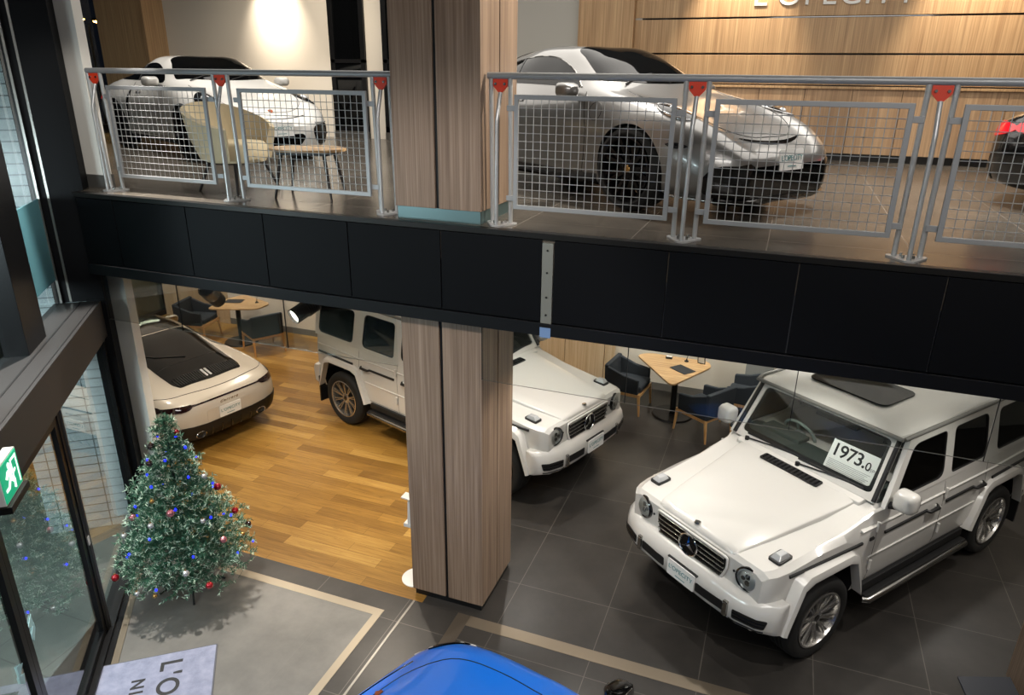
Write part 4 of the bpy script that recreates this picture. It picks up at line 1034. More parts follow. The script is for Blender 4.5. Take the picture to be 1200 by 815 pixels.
# ---- silver track-minded coupe upstairs
def make_silver():
    m = M['silver_car']
    root = thing('rear_engined_coupe', 'silver low coupe facing right with black front intake, behind the right upstairs railing', 'car', (-1.852, 7.563, U), math.radians(-32))
    B = Body(root, shift(ST911, (1, 1, 1.06)), m, ((1.225, .865, .345), (-1.225, .90, .345)), None)
    coupe_details(B, m, sz=1.06)
    for s in (1, -1):
        v = 'L' if s > 0 else 'R'
        h = B.patch('headlamp', 'T', sm([(1.54+.19*math.cos(a), s*(.68+.10*math.sin(a))) for a in [2*PI*k/14 for k in range(14)]], 2), M['lamp_dark'], .010, .03)
        B.line('lamp_ring', 'T', [(1.54+.19*math.cos(a), s*(.68+.10*math.sin(a))) for a in [2*PI*k/24 for k in range(24)]], M['chrome'], .009, parent=h, close=True, off=.006)
        for dx in (-.06, .06):
            c, n, d = B.hit('T', 1.55+dx, s*(.68+dx*.3)); T = Matrix.Translation(c+n*.006) @ n.to_track_quat('Z', 'Y').to_matrix().to_4x4()
            b = NB(); lathe(b, [(0, .022), (.022, .018), (.032, .006), (.034, 0), (0, 0)], T, 18); obj('projector', b, M['lens'], h, smooth=50)
        B.patch('marker_lamp', v, sm([(1.62, .585), (1.72, .60), (1.82, .575), (1.72, .555)], 3), M['lamp_dark'], .006, .02)
        I = [(.485, .44), (.62, .445), (.76, .43), (.80, .30), (.72, .20), (.49, .20)]
        o = B.patch('side_intake', 'F', sm(I if s > 0 else fy(I), 3), M['gloss_black'], .008, .03)
        B.line('charge_flap' if s > 0 else 'fuel_flap', v, circ(.80, .80, .075, 20), M['plastic'], .003, close=True) if s < 0 else None
        B.patch('side_skirt', v, rpoly([(.84, .27), (-.84, .27), (-.80, .17), (.80, .17)], .02), M['gloss_black'], .008, .05)
        B.line('window_trim', v, sm([(a, c*1.06) for a, c in [(.52, .935), (.30, 1.06), (.08, 1.15), (-.2, 1.19), (-.55, 1.17), (-.9, 1.10), (-1.2, 1.01)]], 4, False), M['sat_chrome'], .009, off=.002)
    B.patch('front_intake', 'F', rpoly([(-.47, .435), (-.47, .20), (.47, .20), (.47, .435)], .03), M['gloss_black'], .010, .03)
    B.line('splitter', 'F', sm([(-.78, .185), (-.6, .17), (0, .165), (.6, .17), (.78, .185)], 5, False), M['sat_chrome'], .014, off=.014)
    B.patch('lip', 'F', rpoly([(-.72, .195), (-.66, .16), (.66, .16), (.72, .195)], .02), M['gloss_black'], .03, .04)
    B.patch('bonnet_slot', 'T', sm([(1.98, .42), (2.055, .2), (2.07, 0), (2.055, -.2), (1.98, -.42), (2.02, -.2), (2.035, 0), (2.02, .2)], 3), M['gloss_black'], .006, .02)
    c, n, d = B.hit('F', 0, .47); numberplate(root, c+V(.018, 0, 0), (0, 1, 0), (-.12, 0, 1), .33, .165)
    B.patch('rear_window', 'T', rpoly([(-.67, .42), (-.67, -.42), (-1.45, -.49), (-1.45, .49)], .06), M['car_glass'], .006)
    B.patch('tail_light_bar', 'B', rrect(-.78, .78, .705, .73, .01), M['red_lens'], .01, .03)
    b = NB()
    loft(b, [[V(-2.0, y, 1.13), V(-2.02, y, 1.15), V(-2.22, y, 1.17), V(-2.22, y, 1.155)] for y in (-.86, 0, .86)]); w = obj('rear_wing', b, m, root, bev=.004) if False else None
    b.free() if w is None else None
    for y0, y1 in ((.05, .50), (-.52, -.05)): B.line('wiper', 'T', [(.80, y0), (.70, (y0+y1)/2), (.66, y1)], M['plastic'], .008, off=.012)
    mirror_part(root, None, .50, .935, .97, m)
    ms = wheel_meshes(.35, .28, .266, ('double', 7), M['rim_black'])
    ms[2].materials.clear(); ms[2].materials.append(M['gold_ball'])
    put_wheels(root, ms, (1.225, -1.225), (.775, .80), .35); cap_under(root, 1.9, -1.9)
make_silver()
# ================================================================== UPSTAIRS RAILINGS
def wire_mesh(b, x0, x1, z0, z1, y, nx, nz, r=.0028):
    for k in range(1, nx):
        x = x0+(x1-x0)*k/nx; cyl(b, (x, y, z0), (x, y, z1), r, seg=5, cap=False)
    for k in range(1, nz):
        z = z0+(z1-z0)*k/nz; cyl(b, (x0, y-.004, z), (x1, y-.004, z), r, seg=5, cap=False)
def railing(label, xa, xb, posts, panels, yr=5.10):
    root = thing('mesh_railing', label, 'railing', ((xa+xb)/2, yr, U))
    cx = (xa+xb)/2; L = lambda x, y, z: V(x-cx, y-yr, z-U)
    b = NB(); tube(b, [L(xa, yr, 4.80), L(xb, yr, 4.80)], .024, 16); obj('top_rail', b, M['rail'], root, smooth=60)
    for px in posts:
        for dx in (-.075, .075):
            b = NB(); cyl(b, L(px+dx, yr+.035, U+.005), L(px+dx, yr+.0, 4.785), .017, seg=14); obj('upright', b, M['post'], root, smooth=50)
        b = NB(); tube(b, [L(px, yr-.075, U+.005), L(px, yr-.075, 4.46), L(px, yr-.07, 4.50), L(px, yr-.005, 4.685)], .015, 12); obj('strut', b, M['post'], root, smooth=50)
        b = NB(); plate(b, rpoly([(-.115, .075), (.115, .075), (.125, .04), (.03, -.115), (-.03, -.115), (-.125, .04)], .02), lambda u, v, d: L(px+u, yr+v, U+d), -.002, .012); bp = obj('base_plate', b, M['post'], root, bev=.003)
        for u, v in ((-.035, .035), (.035, .035), (-.03, -.035), (.03, -.035)):
            b = NB(); cyl(b, L(px+u, yr+v, U+.01), L(px+u, yr+v, U+.035), .010, seg=6); obj('bolt', b, M['sat_chrome'], bp)
        b = NB(); plate(b, rpoly([(-.056, 4.782), (.056, 4.782), (.056, 4.73), (.014, 4.685), (-.014, 4.685), (-.056, 4.73)], .008), lambda u, v, d: L(px+u, yr+d, v), -.009, .009); br = obj('bracket', b, M['orange'], root, bev=.002, label='orange-red bracket plate')
        for u in (-.035, .035):
            b = NB(); cyl(b, L(px+u, yr-.006, 4.745), L(px+u, yr-.02, 4.745), .011, .009, 12); obj('bolt', b, M['sat_chrome'], br)
    for x0, x1 in panels:
        z0, z1 = 3.855, 4.675; b = NB(); w = .033
        plate(b, [(x0, z0), (x1, z0), (x1, z1), (x0, z1)], lambda u, v, d: L(u, yr-.03+d, v), -.012, .012, ([(x0+w, z0+w), (x1-w, z0+w), (x1-w, z1-w), (x0+w, z1-w)],))
        f = obj('panel_frame', b, M['rail'], root, bev=.003)
        b = NB(); wire_mesh(b, x0-cx+w, x1-cx-w, z0-U+w, z1-U-w, -.03, round((x1-x0)/.06), 13); obj('wire_mesh', b, M['post'], f)
        for z in (3.93, 4.58):
            for x, s in ((x0, -1), (x1, 1)):
                b = NB(); box(b, L(x+s*.03, yr-.01, z), (.07, .012, .04)); obj('clip', b, M['rail'], f, bev=.003)
railing('grey mesh railing with orange-red brackets along the upper floor, left of the wood column', -6.14, -2.90, [-6.06, -4.62, -3.06], [(-5.90, -4.65-.12), (-4.43, -3.18)], 5.20)
railing('grey mesh railing with orange-red brackets along the upper floor, right of the wood column', -2.13, 3.9, [-2.03, -.63, .80, 2.23, 3.66], [(-1.91, -.75), (-.50, .67), (.93, 2.10), (2.36, 3.53)], 5.14)
# ================================================================== SEATING AND TABLES
def armchair(label, loc, rz, group):
    root = thing('armchair', label, 'chair', loc, rz, group)
    F = M['fabric']; O = M['oak_leg']; w, d = .29, .27
    b = NB(); bx(b, -d+.05, d, -w+.05, w-.05, .36, .455); obj('seat', b, F, root, bev=.03, seg=3)
    b = NB(); loft(b, [[V(-d-.02, y, .34), V(-d+.05, y, .34), V(-d+.03, y, .74), V(-d-.04, y, .74)] for y in (-w, w)]); obj('backrest', b, F, root, bev=.02, seg=3)
    for s in (1, -1):
        b = NB(); loft(b, [[V(-d, s*(w-.06), .34), V(-d, s*w, .34), V(-d, s*(w+.005), .72), V(-d, s*(w-.05), .72)], [V(.0, s*(w-.06), .34), V(.0, s*w, .34), V(.0, s*(w+.005), .62), V(.0, s*(w-.05), .62)],
                         [V(d-.03, s*(w-.06), .34), V(d-.03, s*w, .34), V(d-.03, s*(w+.005), .585), V(d-.03, s*(w-.05), .585)]]); obj('armrest', b, F, root, bev=.018, seg=3)
        for x in (d-.02, -d+.01):
            b = NB(); sx = .03 if x > 0 else -.05; cyl(b, (x+sx, s*(w-.01), 0), (x, s*(w-.025), .345), .015, .026, 12); obj('leg', b, O, root, smooth=40)
        b = NB(); bx(b, -d, d, s*(w-.045), s*(w-.005), .295, .345); obj('side_rail', b, O, root, bev=.006)
    for x in (d-.04, -d):
        b = NB(); bx(b, x, x+.04, -w+.03, w-.03, .295, .345); obj('cross_rail', b, O, root, bev=.006)
gl, gr = 'armchairs at the left meeting table', 'armchairs at the right meeting table'
armchair('charcoal armchair at the left meeting table, back to us, nearest the boxy wagon', (-8.62, 9.98, 0), math.radians(150), gl)
armchair('charcoal armchair at the left meeting table, far left by the wood panels', (-10.15, 10.02, 0), math.radians(12), gl)
armchair('charcoal armchair at the right meeting table, left of the table facing right', (-1.84, 10.12, 0), math.radians(-8), gr)
armchair('charcoal armchair at the right meeting table, nearest to us with its back turned', (-.66, 9.69, 0), math.radians(146), gr)
armchair('charcoal armchair at the right meeting table, far right beside the grey pier', (-.12, 10.33, 0), math.radians(172), gr)
def meeting_table(label, loc, pts):
    root = thing('meeting_table', label, 'table', loc)
    b = NB(); plate(b, rpoly(pts, [.14]*len(pts), 8), lambda u, v, d: V(u, v, d), .70, .725); obj('table_top', b, M['oak_top'], root, bev=.005)
    b = NB(); cyl(b, (0, 0, .02), (0, 0, .70), .045, seg=20); obj('pedestal', b, M['black'], root, smooth=40)
    b = NB(); cyl(b, (0, 0, .0), (0, 0, .022), .31, .295, 40); obj('base', b, M['black'], root, smooth=30)
    b = NB(); cyl(b, (0, 0, .68), (0, 0, .70), .14, seg=20); obj('top_flange', b, M['black'], root, smooth=30)
    return root
meeting_table('oak guitar-pick shaped table on black pedestal at the left meeting corner', (-9.28, 10.15, 0), [(-.37, -.40), (.48, -.05), (.50, .34), (-.36, .62), (-.48, .2)])
meeting_table('oak guitar-pick shaped table on black pedestal at the right meeting corner', (-1.14, 10.08, 0), [(-.68, .42), (.02, -.60), (.48, .34), (.40, .55), (-.5, .58)])
def desk_pad(label, loc, rz):
    b = NB(); plate(b, rrect(-.16, .16, -.115, .115, .008), lambda u, v, d: V(u, v, d), 0, .006); o = obj('desk_pad', b, mat('charcoal_pad', '#23262b', .6) if 'charcoal_pad' not in bpy.data.materials else bpy.data.materials['charcoal_pad'])
    o.location = loc; o.rotation_euler = (0, 0, rz); tag(o, label, 'desk pad')
desk_pad('charcoal rectangular desk pad on the left meeting table', (-9.50, 10.33, .726), .35)
desk_pad('charcoal rectangular desk pad on the right meeting table', (-1.06, 10.14, .726), math.radians(-38))
def little(name, label, cat, loc, fn):
    r = thing(name, label, cat, loc); fn(r)
def frame_(r):
    T = axes((0, 0, .075), (.97, -.25, 0), (-.05, -.2, 1))
    b = NB(); plate(b, [(-.06, -.075), (.06, -.075), (.06, .075), (-.06, .075)], lambda u, v, d: T @ V(u, v, d), -.006, .006, ([(-.048, -.063), (.048, -.063), (.048, .063), (-.048, .063)],)); obj('frame', b, M['black'], r)
    b = NB(); plate(b, [(-.048, -.063), (.048, -.063), (.048, .063), (-.048, .063)], lambda u, v, d: T @ V(u, v, d), -.004, .002); obj('card', b, M['card'], r)
    b = NB(); bx(b, -.02, .02, 0, .07, 0, .008); obj('foot', b, M['black'], r)
little('table_sign', 'small white card in black frame on the right meeting table', 'sign', (-.83, 10.48, .725), frame_)
def pen_(r):
    b = NB(); lathe(b, [(0, 0), (.032, 0), (.032, .012), (.012, .02), (.008, .04), (0, .042)]); obj('base', b, M['black'], r, smooth=40)
    b = NB(); tube(b, [(0, 0, .035), (.02, 0, .13)], .005, 8); obj('pen', b, M['plastic'], r)
little('pen_stand', 'small black pen stand on the right meeting table beside the framed card', 'pen stand', (-1.05, 10.50, .725), pen_)
little('pen_stand', 'small black pen stand on the left meeting table', 'pen stand', (-9.05, 10.42, .725), pen_)
def holder_(r):
    b = NB(); bx(b, -.05, .05, -.03, .03, 0, .035); obj('tray', b, M['black'], r, bev=.004)
    b = NB(); bx(b, -.04, .04, -.02, .02, .033, .04); obj('cards', b, M['card'], r)
little('card_tray', 'small black card tray at the back of the right meeting table', 'tray', (-1.32, 10.52, .725), holder_)
# cream tub chair and side table behind the left railing
def tub_chair():
    root = thing('tub_chair', 'cream upholstered tub chair with dark tapered legs behind the left railing', 'chair', (-5.0, 5.72, U), math.radians(-8))
    b = NB(); rows = []
    n = 22
    for k in range(n+1):
        a = math.radians(52)+math.radians(256)*k/n
        c = V(math.cos(a), math.sin(a), 0); back = .5-.5*math.cos(a)         # 1 at the back
        h = .56+.24*back**1.4; ro = .36; q = .10*back
        rows.append([c*(ro-.06)+V(0, 0, .30), c*ro*.9+V(0, 0, .30), c*(ro+q*.5)+V(0, 0, .5), c*(ro+q)+V(0, 0, h), c*(ro+q-.045)+V(0, 0, h+.012), c*(ro-.07)+V(0, 0, .45)])
    loft(b, rows); obj('shell', b, M['cream_fabric'], root, smooth=50)
    b = NB(); lathe(b, [(0, .28), (.27, .28), (.29, .32), (.29, .43), (.26, .46), (0, .47)]); obj('seat', b, M['cream_fabric'], root, smooth=50)
    for a in (45, 135, 225, 315):
        c = V(math.cos(math.radians(a)), math.sin(math.radians(a)), 0); b = NB(); cyl(b, c*.37, c*.24+V(0, 0, .30), .011, .02, 12); obj('leg', b, M['dark_leg'], root, smooth=40)
tub_chair()
def side_table():
    root = thing('coffee_table', 'low oval wood-topped table with dark splayed legs behind the left railing', 'table', (-4.13, 5.66, U), math.radians(12))
    zt = .42
    b = NB(); plate(b, [(.36*math.cos(2*PI*k/48), .26*math.sin(2*PI*k/48)) for k in range(48)], lambda u, v, d: V(u, v, d), zt, zt+.022); obj('table_top', b, M['oak_top'], root, bev=.006)
    b = NB(); bx(b, -.24, .24, -.15, .15, zt-.035, zt); obj('frame', b, M['dark_leg'], root, bev=.004)
    for x in (1, -1):
        for y in (1, -1): b = NB(); cyl(b, (x*.27, y*.18, 0), (x*.20, y*.12, zt), .010, .018, 12); obj('leg', b, M['dark_leg'], root, smooth=40)
side_table()
# ================================================================== FIXTURES AND SIGNS
def track_spot(label, loc, tgt, lit):
    root = thing('track_spotlight', label, 'lamp', loc)
    d = (Vector(tgt)-Vector(loc)).normalized(); h = V(0, 0, -.19); x, y = frame_of(d)
    b = NB(); bx(b, -.09, .09, -.017, .017, -.03, .0); obj('track_adapter', b, M['black'], root)
    b = NB(); cyl(b, (0, 0, -.02), (0, 0, -.11), .010, seg=10); obj('stem', b, M['black'], root)
    T = Matrix(((x.x, y.x, d.x, h.x), (x.y, y.y, d.y, h.y), (x.z, y.z, d.z, h.z), (0, 0, 0, 1)))
    b = NB(); lathe(b, [(0, -.15), (.068, -.15), (.075, -.14), (.075, .12), (.070, .12), (.066, .085), (0, .08)], T, 28); o = obj('lamp_body', b, M['black'], root, smooth=40)
    b = NB()
    for k in range(6): lathe(b, [(.077, -.14+.022*k), (.083, -.14+.022*k), (.083, -.132+.022*k), (.077, -.132+.022*k)], T, 24, True)
    obj('cooling_fins', b, M['sat_chrome'] if not lit else M['dark_metal'], o)
    b = NB(); lathe(b, [(0, .10), (.066, .097), (.066, .085), (0, .085)], T, 24); obj('lens', b, M['lamp_face'], o, smooth=40)
track_spot('lit black track spotlight hanging under the fascia, shining towards us beside the boxy wagon', (-4.03, 5.25, 2.93), (-4.48, 4.15, 2.50), True)
track_spot('black finned track spotlight hanging under the fascia, turned away above the left armchair', (-5.13, 5.30, 2.93), (-5.9, 8.2, .2), False)
def stand():
    root = thing('sign_stand', 'white pole stand with disc foot behind the wood-clad column', 'stand', (-2.97, 5.27, 0))
    b = NB(); lathe(b, [(0, 0), (.15, 0), (.15, .008), (.13, .016), (.02, .02), (0, .02)], None, 36); obj('foot', b, M['white'], root, smooth=40)
    b = NB(); cyl(b, (0, 0, .01), (0, 0, .95), .011, seg=12); obj('pole', b, M['white'], root, smooth=40)
    b = NB(); bx(b, -.10, .05, -.04, .04, .62, .66); obj('lower_tray', b, M['white'], root, bev=.004)
    b = NB(); loft(b, [[V(-.06, y, .66), V(.04, y, .66), V(.05, y, .92), V(-.05, y, .92)] for y in (-.035, .035)]); obj('holder', b, M['white'], root, bev=.006)
    b = NB(); loft(b, [[V(-.11, y, .95), V(.05, y, .93), V(.05, y, .945), V(-.11, y, .965)] for y in (-.05, .05)]); obj('top_plate', b, M['white'], root, bev=.004)
stand()
def exit_sign():
    root = thing('exit_sign', 'green and white running-man exit sign on the entrance beam', 'sign', tuple(fac(-2.13, -.05, 2.24)))
    P = fac(-2.13, -.05, 2.24); D = FD.copy(); N = -FN
    # hangs from the beam, its face across the entrance
    T = axes((0, 0, .17), -FN*.35+FD*-1, (0, 0, 1)) if False else axes((0, 0, .17), -FD, (0, 0, 1)) @ Matrix.Rotation(PI, 4, 'Y')
    b = NB(); plate(b, rrect(-.16, .16, -.13, .13, .01), lambda u, v, d: T @ V(u, v, d), -.03, .03); h = obj('housing', b, M['white'], root, bev=.004)
    b = NB(); plate(b, rrect(-.15, .15, -.12, .12, .004), lambda u, v, d: T @ V(u, v, d), .03, .034); f = obj('face', b, M['exit_green'], h)
    b = NB(); fn = lambda u, v, d: T @ V(u, v, d)
    plate(b, [(.03, -.10), (.03, .095), (.13, .095), (.13, -.10), (.115, -.10), (.115, .08), (.045, .08), (.045, -.10)], fn, .034, .036)
    obj('door_symbol', b, M['exit_white'], f)
    b = NB(); plate(b, circ(-.005, .075, .020, 16), fn, .034, .0375)
    plate(b, [(-.02, .055), (.02, .05), (.012, -.005), (.05, -.045), (.035, -.095), (.015, -.09), (.022, -.055), (-.02, -.02), (-.06, -.06), (-.115, -.06), (-.115, -.04), (-.07, -.04), (-.03, .005), (-.035, .03), (-.065, .005), (-.085, .02), (-.045, .055)], fn, .034, .0375)
    plate(b, [(.018, .045), (.045, .015), (.08, .02), (.08, .005), (.04, -.003), (.01, .02)], fn, .0345, .0376)
    obj('running_figure', b, M['exit_white'], f)
    b = NB(); box(b, T @ V(0, -.155, .0), (.34, .12, .05), Matrix((T.to_3x3().col[0], T.to_3x3().col[2]*-1, V(0, 0, 1))).transposed()); obj('tray', b, M['dark_metal'], root, bev=.006)
exit_sign()
# wall letters of the upper floor
text('wall_lettering', "L'OPECITY", .40, M['card'], axes((.245, 11.455, 5.87), (1, 0, 0), (0, 0, 1)), None, depth=.012, spacing=1.1)
tag(COL.objects['wall_lettering'], "white raised letters L'OPECITY on the slatted oak wall upstairs", 'lettering')
# entrance mat
def door_mat():
    w, l = .94, 1.55; x = -FD; y = -FN
    c = V(-4.20, 3.81, 0)
    root = thing('door_mat', "pale grey entrance mat with black lettering, cut off by the bottom edge", 'mat', tuple(c))
    T = axes((0, 0, .0), x, y)               # u reads away from the corner, v up the letters (towards the room)
    b = NB(); plate(b, rrect(0, l, -w, 0, .01), lambda u, v, d: T @ V(u, v, d), .001, .008); obj('rubber_border', b, M['mat_edge'], root)
    m = M['matgrey']; n, lk, bs = nodes(m)
    mp = coords(n, lk); n1 = noise(n, lk, mp, 9, 6, .7); lk.new(ramp(n, lk, n1.outputs[0], [(.3, '#72768a'), (.7, '#8f92a6')]).outputs[0], bs.inputs['Base Color'])
    n2 = noise(n, lk, mp, 260, 2, .5); bump(n, lk, bs, n2.outputs[0], .6, .004)
    b = NB(); plate(b, rrect(.012, l-.012, -w+.012, -.012, .01), lambda u, v, d: T @ V(u, v, d), .006, .012); p = obj('pile', b, m, root)
    text('lettering', "L'OPECITY", .245, M['ink'], axes(T @ V(.095, -.372, .0125), x, y), p, depth=.0008, align='LEFT', spacing=1.15, bold=.004)
    text('lettering', "NI", .145, M['ink'], axes(T @ V(.25, -.61, .0125), x, y), p, depth=.0008, align='LEFT', spacing=1.25, bold=.004)
door_mat()
# dark sloped display stand beside the right-hand column
def display():
    root = thing('display_stand', 'dark sloped display stand at the bottom right beside the second column', 'stand', (2.08, 5.30, 0), math.radians(20))
    b = NB(); bx(b, -.16, .16, -.14, .14, 0, .02); obj('base', b, M['black'], root, bev=.004)
    b = NB(); bx(b, -.03, .03, -.03, .03, .02, .30); obj('post', b, M['black'], root)
    b = NB(); loft(b, [[V(x, -.18, .20), V(x, -.18, .22), V(x, .18, .36), V(x, .18, .34)] for x in (-.21, .21)]); obj('top', b, mat('dark_blue_grey_panel', '#2b2e35', .5), root, bev=.004)
display()
# ================================================================== CHRISTMAS TREE
def tree():
    rnd = random.Random(11); base = V(-4.98, 4.34, 0); H = 1.93
    root = thing('christmas_tree', 'green frosted artificial Christmas tree by the entrance doors', 'tree', tuple(base))
    b = NB(); cyl(b, (0, 0, .08), (0, 0, H-.05), .022, .008, 10); obj('trunk', b, mat('dark_trunk', '#1f2a1d', .8), root)
    for k in range(4):
        a = PI/4+k*PI/2; c = V(math.cos(a), math.sin(a), 0); b = NB(); tube(b, [c*.02+V(0, 0, .17), c*.14+V(0, 0, .09), c*.30+V(0, 0, .005)], .010, 8); obj('stand_leg', b, M['black'], root)
    g = NB(); t = NB()
    def needle(bm, p, d, l, w):
        x, y = frame_of(d); a = rnd.random()*PI; s = x*math.cos(a)+y*math.sin(a)
        vs = [bm.verts.new(p-s*w), bm.verts.new(p+s*w), bm.verts.new(p+d*l+s*w*.4), bm.verts.new(p+d*l-s*w*.4)]; bm.faces.new(vs)
    tips = []
    def sprig(p, d, l, tip):
        n = int(l/.0048); x, y = frame_of(d)
        for i in range(n):
            q = p+d*(l*i/n); a = rnd.random()*2*PI; o = (x*math.cos(a)+y*math.sin(a))
            dd = (d*.55+o+V(0, 0, .12)).normalized(); bm = t if (tip and i > n*.55 and rnd.random() < .5) else g
            needle(bm, q, dd, rnd.uniform(.024, .040), .0034)
    layers = 19
    for L in range(layers):
        f = L/(layers-1); z = .31+(H-.43)*f; R = (.66*(1-f)**.98+.05)*(1-.18*max(0, .12-f)/.12)
        n = max(5, int(17*(1-f)+5))
        for k in range(n):
            a = 2*PI*(k+rnd.random()*.7)/n+L*.7; r = R*rnd.uniform(.72, 1.10); c = V(math.cos(a), math.sin(a), 0)
            p0 = V(0, 0, z+.04); p1 = c*r*.55+V(0, 0, z+.03+rnd.uniform(-.02, .02)); p2 = c*r+V(0, 0, z+rnd.uniform(-.05, .06))
            cyl(g, p0, p1, .004, seg=4, cap=False); cyl(g, p1, p2, .003, seg=4, cap=False)
            sprig(p0.lerp(p1, .5), (p1-p0).normalized(), (p1-p0).length*.5, False); sprig(p1, (p2-p1).normalized(), (p2-p1).length, True)
            for q in (.45, .7, .9):
                for s in (1, -1):
                    st = p0.lerp(p2, q); sd = V(-c.y, c.x, 0)*s; dd = (c*.75+sd*.75+V(0, 0, rnd.uniform(-.2, .3))).normalized()
                    sprig(st, dd, rnd.uniform(.07, .13)*(.6+.5*(1-f)), True)
            tips.append(p2)
    sprig(V(0, 0, H-.2), V(0, 0, 1), .2, False)
    for k in range(5): sprig(V(0, 0, H-.18+.02*k), V(math.cos(k*1.3)*.6, math.sin(k*1.3)*.6, .8).normalized(), .09, True)
    obj('foliage', g, M['foliage'], root, kind='stuff'); obj('frosted_tips', t, M['foliage_tip'], root, kind='stuff')
    def surf(z, a, k=1.):
        f = (z-.24)/(H-.36); R = .66*(1-f)**.92+.05; return V(math.cos(a)*R*k, math.sin(a)*R*k, z)
    # string of blue lights
    lr = thing('light_string', 'string of small blue lights wound round the Christmas tree', 'lights', tuple(base)); wire = NB(); pts = []
    N = 90
    for k in range(N):
        f = k/(N-1); z = .28+(H-.55)*f; pts.append(surf(z, f*2*PI*6.5, .86))
    tube(wire, pts, .0022, 4); obj('wire', wire, mat('green_wire', '#13301a', .6), lr)
    for k in range(2, N, 3):
        p = pts[k]+V(pts[k].x, pts[k].y, 0)*rnd.uniform(-.02, .12); b = NB(); lathe(b, [(0, -.012), (.007, -.010), (.010, 0), (.007, .010), (0, .013)], Matrix.Translation(p), 8); obj('bulb', b, M['led'], lr, smooth=60)
    # baubles, hung over the camera side and round the rest: colour, height, bearing seen from the camera
    cam_a = math.atan2(-base.y, -base.x)
    B = [('red', 1.10, 78, .036), ('red', .80, 80, .034), ('red', .34, 12, .034), ('red', .40, -80, .036), ('red', 1.73, 70, .026), ('red', .56, 150, .034),
         ('pink', 1.10, -12, .036), ('pink', .72, 38, .034), ('pink', 1.0, -75, .032), ('pink', .9, 170, .034),
         ('brown', 1.63, -80, .034), ('brown', 1.50, -62, .03), ('brown', .52, 96, .032), ('brown', 1.2, 200, .032),
         ('silver', 1.28, 60, .026), ('silver', 1.0, -38, .028), ('silver', .58, -4, .030), ('silver', .96, 24, .024), ('silver', .78, -88, .028), ('silver', .46, 100, .024), ('silver', .30, -46, .022),
         ('gold', 1.2, -40, .022), ('gold', .62, 64, .024), ('gold', .42, -30, .022)]
    mm = {'red': 'red_ball', 'pink': 'pink_ball', 'brown': 'brown_ball', 'silver': 'white_ball', 'gold': 'gold_ball'}
    word = {'red': 'shiny red', 'pink': 'rose pink', 'brown': 'dark brown', 'silver': 'silvery white', 'gold': 'small gold'}
    order = ['topmost', 'second from the top', 'third from the top', 'fourth from the top', 'fifth from the top', 'sixth from the top', 'lowest']
    by = {}
    for i, q in enumerate(B): by.setdefault(q[0], []).append(i)
    rank = {}
    for c, L in by.items():
        for r, i in enumerate(sorted(L, key=lambda i: -B[i][1])): rank[i] = 'lowest' if r == len(L)-1 else order[r]
    for i, (c, z, a, r) in enumerate(B):
        p = base+surf(max(z, .42), cam_a+math.radians(a), .99)+V(0, 0, -.01)
        b = NB(); bmesh.ops.create_uvsphere(b, u_segments=20, v_segments=14, radius=r)
        o = obj('bauble', b, M[mm[c]], smooth=180); o.location = p; tag(o, '%s bauble hanging on the Christmas tree, %s of that colour' % (word[c], rank[i]), 'bauble', 'baubles on the Christmas tree')
        b = NB(); cyl(b, (0, 0, r-.002), (0, 0, r+.010), .007, seg=10); obj('cap', b, M['gold_ball'], o)
tree()
# ================================================================== OUT IN THE STREET
def street_lamp(label, x, y, h):
    root = thing('street_lamp', label, 'street lamp', (x, y, -.03), 0, None)
    b = NB(); lathe(b, [(0, 0), (.14, 0), (.12, .5), (.07, .6), (.05, h), (0, h)], None, 14); obj('pole', b, M['dark_metal'], root, smooth=40)
    b = NB(); tube(b, [(0, 0, h-.1), (.5, -.2, h+.15), (.9, -.35, h+.15)], .035, 8); obj('arm', b, M['dark_metal'], root, smooth=50)
    b = NB(); box(b, (1.05, -.42, h+.15), (.5, .3, .12), Matrix.Rotation(-.38, 3, 'Z')); hd = obj('lamp_head', b, M['dark_metal'], root, bev=.02)
    b = NB(); bmesh.ops.create_uvsphere(b, u_segments=14, v_segments=8, radius=.13, matrix=Matrix.Translation((1.05, -.42, h+.08)) @ Matrix.Diagonal((1.5, 1, .6, 1))); obj('lamp', b, mat('sodium_lamp', '#ffcf7a', .4, emit='#ffbf60', estr=25.), hd, smooth=180)
street_lamp('orange street lamp far outside the left upstairs window, the farther and left-hand one', -39.05, 32.9, 7.42)
street_lamp('orange street lamp far outside the left upstairs window, the nearer and right-hand one', -31.05, 26.85, 6.82)
# ================================================================== EXTERIOR PIERS, LIGHT, CAMERA
tilepier(1.08, 2.2, .10, .95, 7.)
def spot(loc, tgt, power, deg=70, col=(1, .86, .68), size=.04, blend=.6):
    l = bpy.data.lights.new('spotlight', 'SPOT'); l.energy = power; l.color = col; l.spot_size = math.radians(deg); l.spot_blend = blend; l.shadow_soft_size = size
    o = bpy.data.objects.new('spotlight', l); COL.objects.link(o); o.location = loc
    o.rotation_euler = (Vector(tgt)-Vector(loc)).to_track_quat('-Z', 'Y').to_euler(); return o
def area(loc, tgt, power, sx, sy, col=(1, .93, .82)):  # added soft fill, indoors and out; no such fixture is seen
    l = bpy.data.lights.new('soft_fill', 'AREA'); l.energy = power; l.color = col; l.shape = 'RECTANGLE'; l.size = sx; l.size_y = sy
    o = bpy.data.objects.new('soft_fill', l); COL.objects.link(o); o.location = loc
    o.rotation_euler = (Vector(tgt)-Vector(loc)).to_track_quat('-Z', 'Y').to_euler(); return o
WARM = (1, .88, .72); NEU = (1, .945, .87); COOL = (.82, .92, 1)
